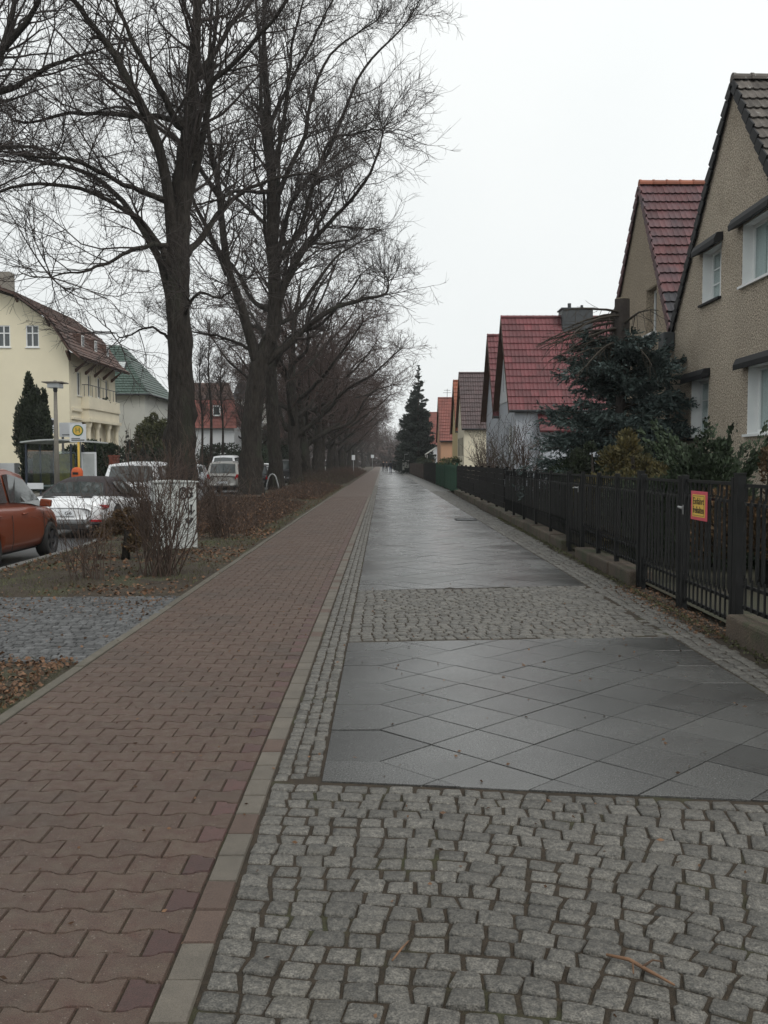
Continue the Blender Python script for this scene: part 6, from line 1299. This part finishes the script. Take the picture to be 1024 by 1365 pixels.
MB().box(XF + .002, XF + .12, YF + .5, 68.2, 5.2, 5.42).box(XF + .002, XF + .10, YF + .41, 68.2, 4.6, 4.75).build('cornice', M_cream_pale, ch)
bushy('pot_plant', 'small dark potted plant on the balcony of the cream house', 'pot plant', -21.75, 73.6, .8, .3, .5, M_juniper, 900, .1, 6, seed=120, ground=5.9, stem=False)

gh_ = thing('green_roofed_house', 'pale grey house with a green tiled hipped roof across the road', 'house', (-27, 92, 0))
GX, GY0, GY1, GE = -22.0, 86.6, 98.0, 7.9
hs_ = [(91.0, 92.0, 4.3, 6.1), (95, 96.2, 4.3, 6.1)]
MB().holed([(GY0, 0), (GY1, 0), (GY1, GE), (GY0, GE)], [[(a, c), (b, c), (b, d), (a, d)] for a, b, c, d in hs_], lambda y, z: (GX - .3, y, z), (.3, 0, 0)).build('street_wall', M_greywall, gh_)
for a in hs_: window(gh_, GX, *a, depth=.1, curtain=False, sgn=-1)
MB().box(-33, GX - .302, GY0, GY0 + .3, 0, GE).box(-33, GX - .302, GY1 - .3, GY1, 0, GE).box(-33, -32.7, GY0 + .302, GY1 - .302, 0, GE).build('side_wall', M_greywall, gh_)
e = .5; c4 = [(-33 - e, GY0 - e, GE - .1), (GX + e, GY0 - e, GE - .1), (GX + e, GY1 + e, GE - .1), (-33 - e, GY1 + e, GE - .1)]; r2 = [(-27.9, 91.2, 12.9), (-27.1, 93.4, 12.9)]; r2 = [(-28.2, 91.3, 12.9), (-26.4, 92.6, 12.9)]
gr_ = MB().add([*c4, (-28.4, 91.2, 12.9), (-25.6, 91.2, 12.9), (-25.6, 93.4, 12.9), (-28.4, 93.4, 12.9)], [(0, 1, 5, 4), (1, 2, 6, 5), (2, 3, 7, 6), (3, 0, 4, 7), (4, 5, 6, 7), (3, 2, 1, 0)]).build('roof', M_tile_green, gh_); ORG[gr_.name] = ORG[gh_.name]
def hip_tiles(roof, A, B, Cc, Dd, mat, ln=.36, w=.30):
    """courses laid on the slope with eave A-B and top D-C"""
    A, B, Cc, Dd = map(Vector, (A, B, Cc, Dd)); Nn = (B - A).cross(Dd - A).normalized(); Nn = Nn if Nn.z > 0 else -Nn; n = int(((Dd + Cc) / 2 - (A + B) / 2).length / ln); m_ = MB()
    for j in range(n):
        p, q, p2, q2 = A.lerp(Dd, j / n), B.lerp(Cc, j / n), A.lerp(Dd, (j + 1) / n), B.lerp(Cc, (j + 1) / n); k = max(1, int((q - p).length / w))
        for i in range(k):
            a, b, c, d = p.lerp(q, i / k), p.lerp(q, (i + .98) / k), p2.lerp(q2, (i + .98) / k), p2.lerp(q2, i / k); h = random.uniform(.045, .065)
            m_.add([a + Nn * .004, b + Nn * .004, a + Nn * h, (a + b) / 2 + Nn * (h + .025), b + Nn * h, c + Nn * .012, d + Nn * .012], [(0, 1, 4, 3, 2), (2, 3, 4, 5, 6)])
    stuff(m_.build('tiles', mat, roof))
top = [(-28.4, 91.2, 12.9), (-25.6, 91.2, 12.9), (-25.6, 93.4, 12.9), (-28.4, 93.4, 12.9)]
hip_tiles(gr_, c4[0], c4[1], top[1], top[0], M_tile_green); hip_tiles(gr_, c4[1], c4[2], top[2], top[1], M_tile_green)
for x in (-26.6, -25.3):
    s_ = MB().ext([(x, 88.3, 9.98), (x + 1.0, 88.3, 9.98), (x + 1.0, 89.35, 11.05), (x, 89.35, 11.05)], (0, -.09, .09)); sk = s_.build('skylight', M_gutter, gr_)
for x in (-26.6, -25.3): MB().ext([(x + .1, 88.27, 10.20), (x + .9, 88.27, 10.20), (x + .9, 89.12, 11.05), (x + .1, 89.12, 11.05)], (0, -.012, .012)).build('skylight_pane', M_poster, gr_)
MB().tube([(-33 - e, GY0 - e - .06, GE - .12), (GX + e + .06, GY0 - e - .06, GE - .12), (GX + e + .06, GY1 + e, GE - .12)], .08, 8).build('gutter', M_gutter, gh_)

rh = thing('red_roofed_house', 'white house with a red mansard roof behind the slim bare trees', 'house', (-22.5, 118, 0))
MB().box(-27, -18.3, 115, 126, 0, 6.0).build('wall', M_whitewall, rh)
rr = MB().ext([(-27.6, 114.5, 5.7), (-17.9, 114.5, 5.7), (-18.3, 115.6, 9.2), (-27.2, 115.6, 9.2)], (0, .3, 0)).ext([(-27.2, 115.58, 9.22), (-18.3, 115.58, 9.22), (-19.6, 119.5, 11.6), (-26, 119.5, 11.6)], (0, .3, -.05)).box(-27.1, -18.5, 116.2, 125, 6.01, 9.0).build('roof', M_tile_brick, rh); ORG[rr.name] = ORG[rh.name]
hip_tiles(rr, (-27.6, 114.46, 5.7), (-17.9, 114.46, 5.7), (-18.3, 115.56, 9.2), (-27.2, 115.56, 9.2), M_tile_brick, .4, .33); hip_tiles(rr, (-27.2, 115.5, 9.25), (-18.3, 115.5, 9.25), (-19.6, 119.45, 11.65), (-26, 119.45, 11.65), M_tile_rustbrown, .4, .33)
for x in (-25.5, -22.6, -20): win_y(rh, 114.88, x, x + 1.1, 1.6, 3.2)
for x in (-24.2, -20.8): d = MB().box(x, x + .9, 114.6, 115.4, 7.2, 8.5).build('dormer', M_white, rh); ORG[d.name] = ORG[rh.name]; MB().box(x + .1, x + .8, 114.585, 114.597, 7.35, 8.35).build('pane', M_pane, d)
mh = thing('balconied_house', 'grey-white modern house with balconies right of the red roof', 'house', (-18, 132, 0))
mw = MB().box(-20.6, -16.2, 130, 140, 0, 10.5).build('wall', M_greywall, mh); MB().ext([(-20.9, 129.5, 10.3), (-15.9, 129.5, 10.3), (-16.8, 130.5, 12.6), (-20.2, 130.5, 12.6)], (0, 9, 0)).build('roof', M_gutter, mh)
for z in (3.4, 6.6):
    b_ = MB().box(-20.4, -16.4, 128.6, 129.998, z, z + .2).box(-20.4, -16.4, 128.6, 128.7, z + .2, z + 1.0).build('balcony', M_whitewall, mh)
    for x in (-20, -18): win_y(mh, 129.88, x, x + 1.2, z + .4, z + 2.4)
bh = thing('brown_house', 'dark brown gabled house beyond the limes across the road', 'house', (-18.5, 168, 0))
MB().ext([(-23, 165, 0), (-15.6, 165, 0), (-15.6, 165, 6), (-19.3, 165, 10.2), (-23, 165, 6)], (0, 9, 0)).build('wall', M_tile_rustbrown, bh); MB().ext([(-15.3, 164.6, 5.7), (-19.3, 164.6, 10.35), (-19.3, 164.6, 10.55), (-15.2, 164.6, 5.9)], (0, 10, 0)).ext([(-23.3, 164.6, 5.7), (-23.4, 164.6, 5.9), (-19.32, 164.6, 10.55), (-19.32, 164.6, 10.35)], (0, 10, 0)).build('roof', M_tile_dark, bh)
win_y(bh, 164.88, -18.6, -17.4, 2, 3.6); win_y(bh, 164.88, -20, -18.6, 6.2, 7.6)
wv = thing('white_house', 'small white flat-roofed house between the bumpy limes across the road', 'house', (-20, 148, 0))
MB().box(-24, -18.4, 145, 155, 0, 9).build('wall', M_whitewall, wv); MB().box(-24.2, -18.2, 144.8, 155.2, 9.002, 9.3).build('roof', M_gutter, wv); win_y(wv, 144.88, -20.4, -19, 5, 6.6); win_y(wv, 144.88, -20.4, -19, 1.6, 3.2)
# far end of the street: a bare wood closing the view
keep = rng; rng = np.random.default_rng(200); n = 520
x = rng.uniform(-60, 40, n); y = rng.uniform(330, 420, n); P = grow(np.stack([x, y, np.zeros(n)], 1), np.stack([rng.normal(0, .08, n), rng.normal(0, .08, n), np.ones(n)], 1), rng.uniform(7, 15, n), 6, .04, .02); Rr = np.repeat(np.linspace(.16, .03, 7)[None], n, 0)
o, d, t, ix, pr = spawn(P, Rr, None, 16, .25, 1, .4, .9); P1 = grow(o, d, rng.uniform(1.5, 4, len(o)), 3, .12, .06); o2, d2, t2, ix2, pr2 = spawn(P1, np.full((len(o), 4), .03), None, 3, .2, 1, .4, .9)
pw = np.stack([rng.uniform(-70, 45, 9000), rng.uniform(318, 335, 9000), rng.uniform(0, 1, 9000) ** 1.5 * 7], 1)
stuff(np_mesh('distant_woods', *merge([leaf_faces(pw, nrm(rng.normal(size=pw.shape)), 1.3, .5), tubes(P, Rr, 4), tubes(P1, np.full((len(o), 4), .04), 3), tubes(grow(o2, d2, rng.uniform(.8, 2, len(o2)), 1, .1, .05), np.full((len(o2), 2), .03), 3)]), M_twig_red)); rng = keep

# ---------------------------------------------------------------- thin damp air: one closed box named haze round the place
hm_ = bpy.data.materials.new('damp_air'); hm_.use_nodes = True; ht = hm_.node_tree; ht.nodes.clear()
ho = ht.nodes.new('ShaderNodeOutputMaterial'); pv = ht.nodes.new('ShaderNodeVolumePrincipled'); pv.inputs['Density'].default_value = 0.00032; pv.inputs['Color'].default_value = (0.9, 0.92, 0.93, 1); pv.inputs['Anisotropy'].default_value = 0.2
ht.links.new(pv.outputs[0], ho.inputs['Volume'])
stuff(MB().box(-120, 120, -70, 460, -1.2, 32).build('haze', hm_))
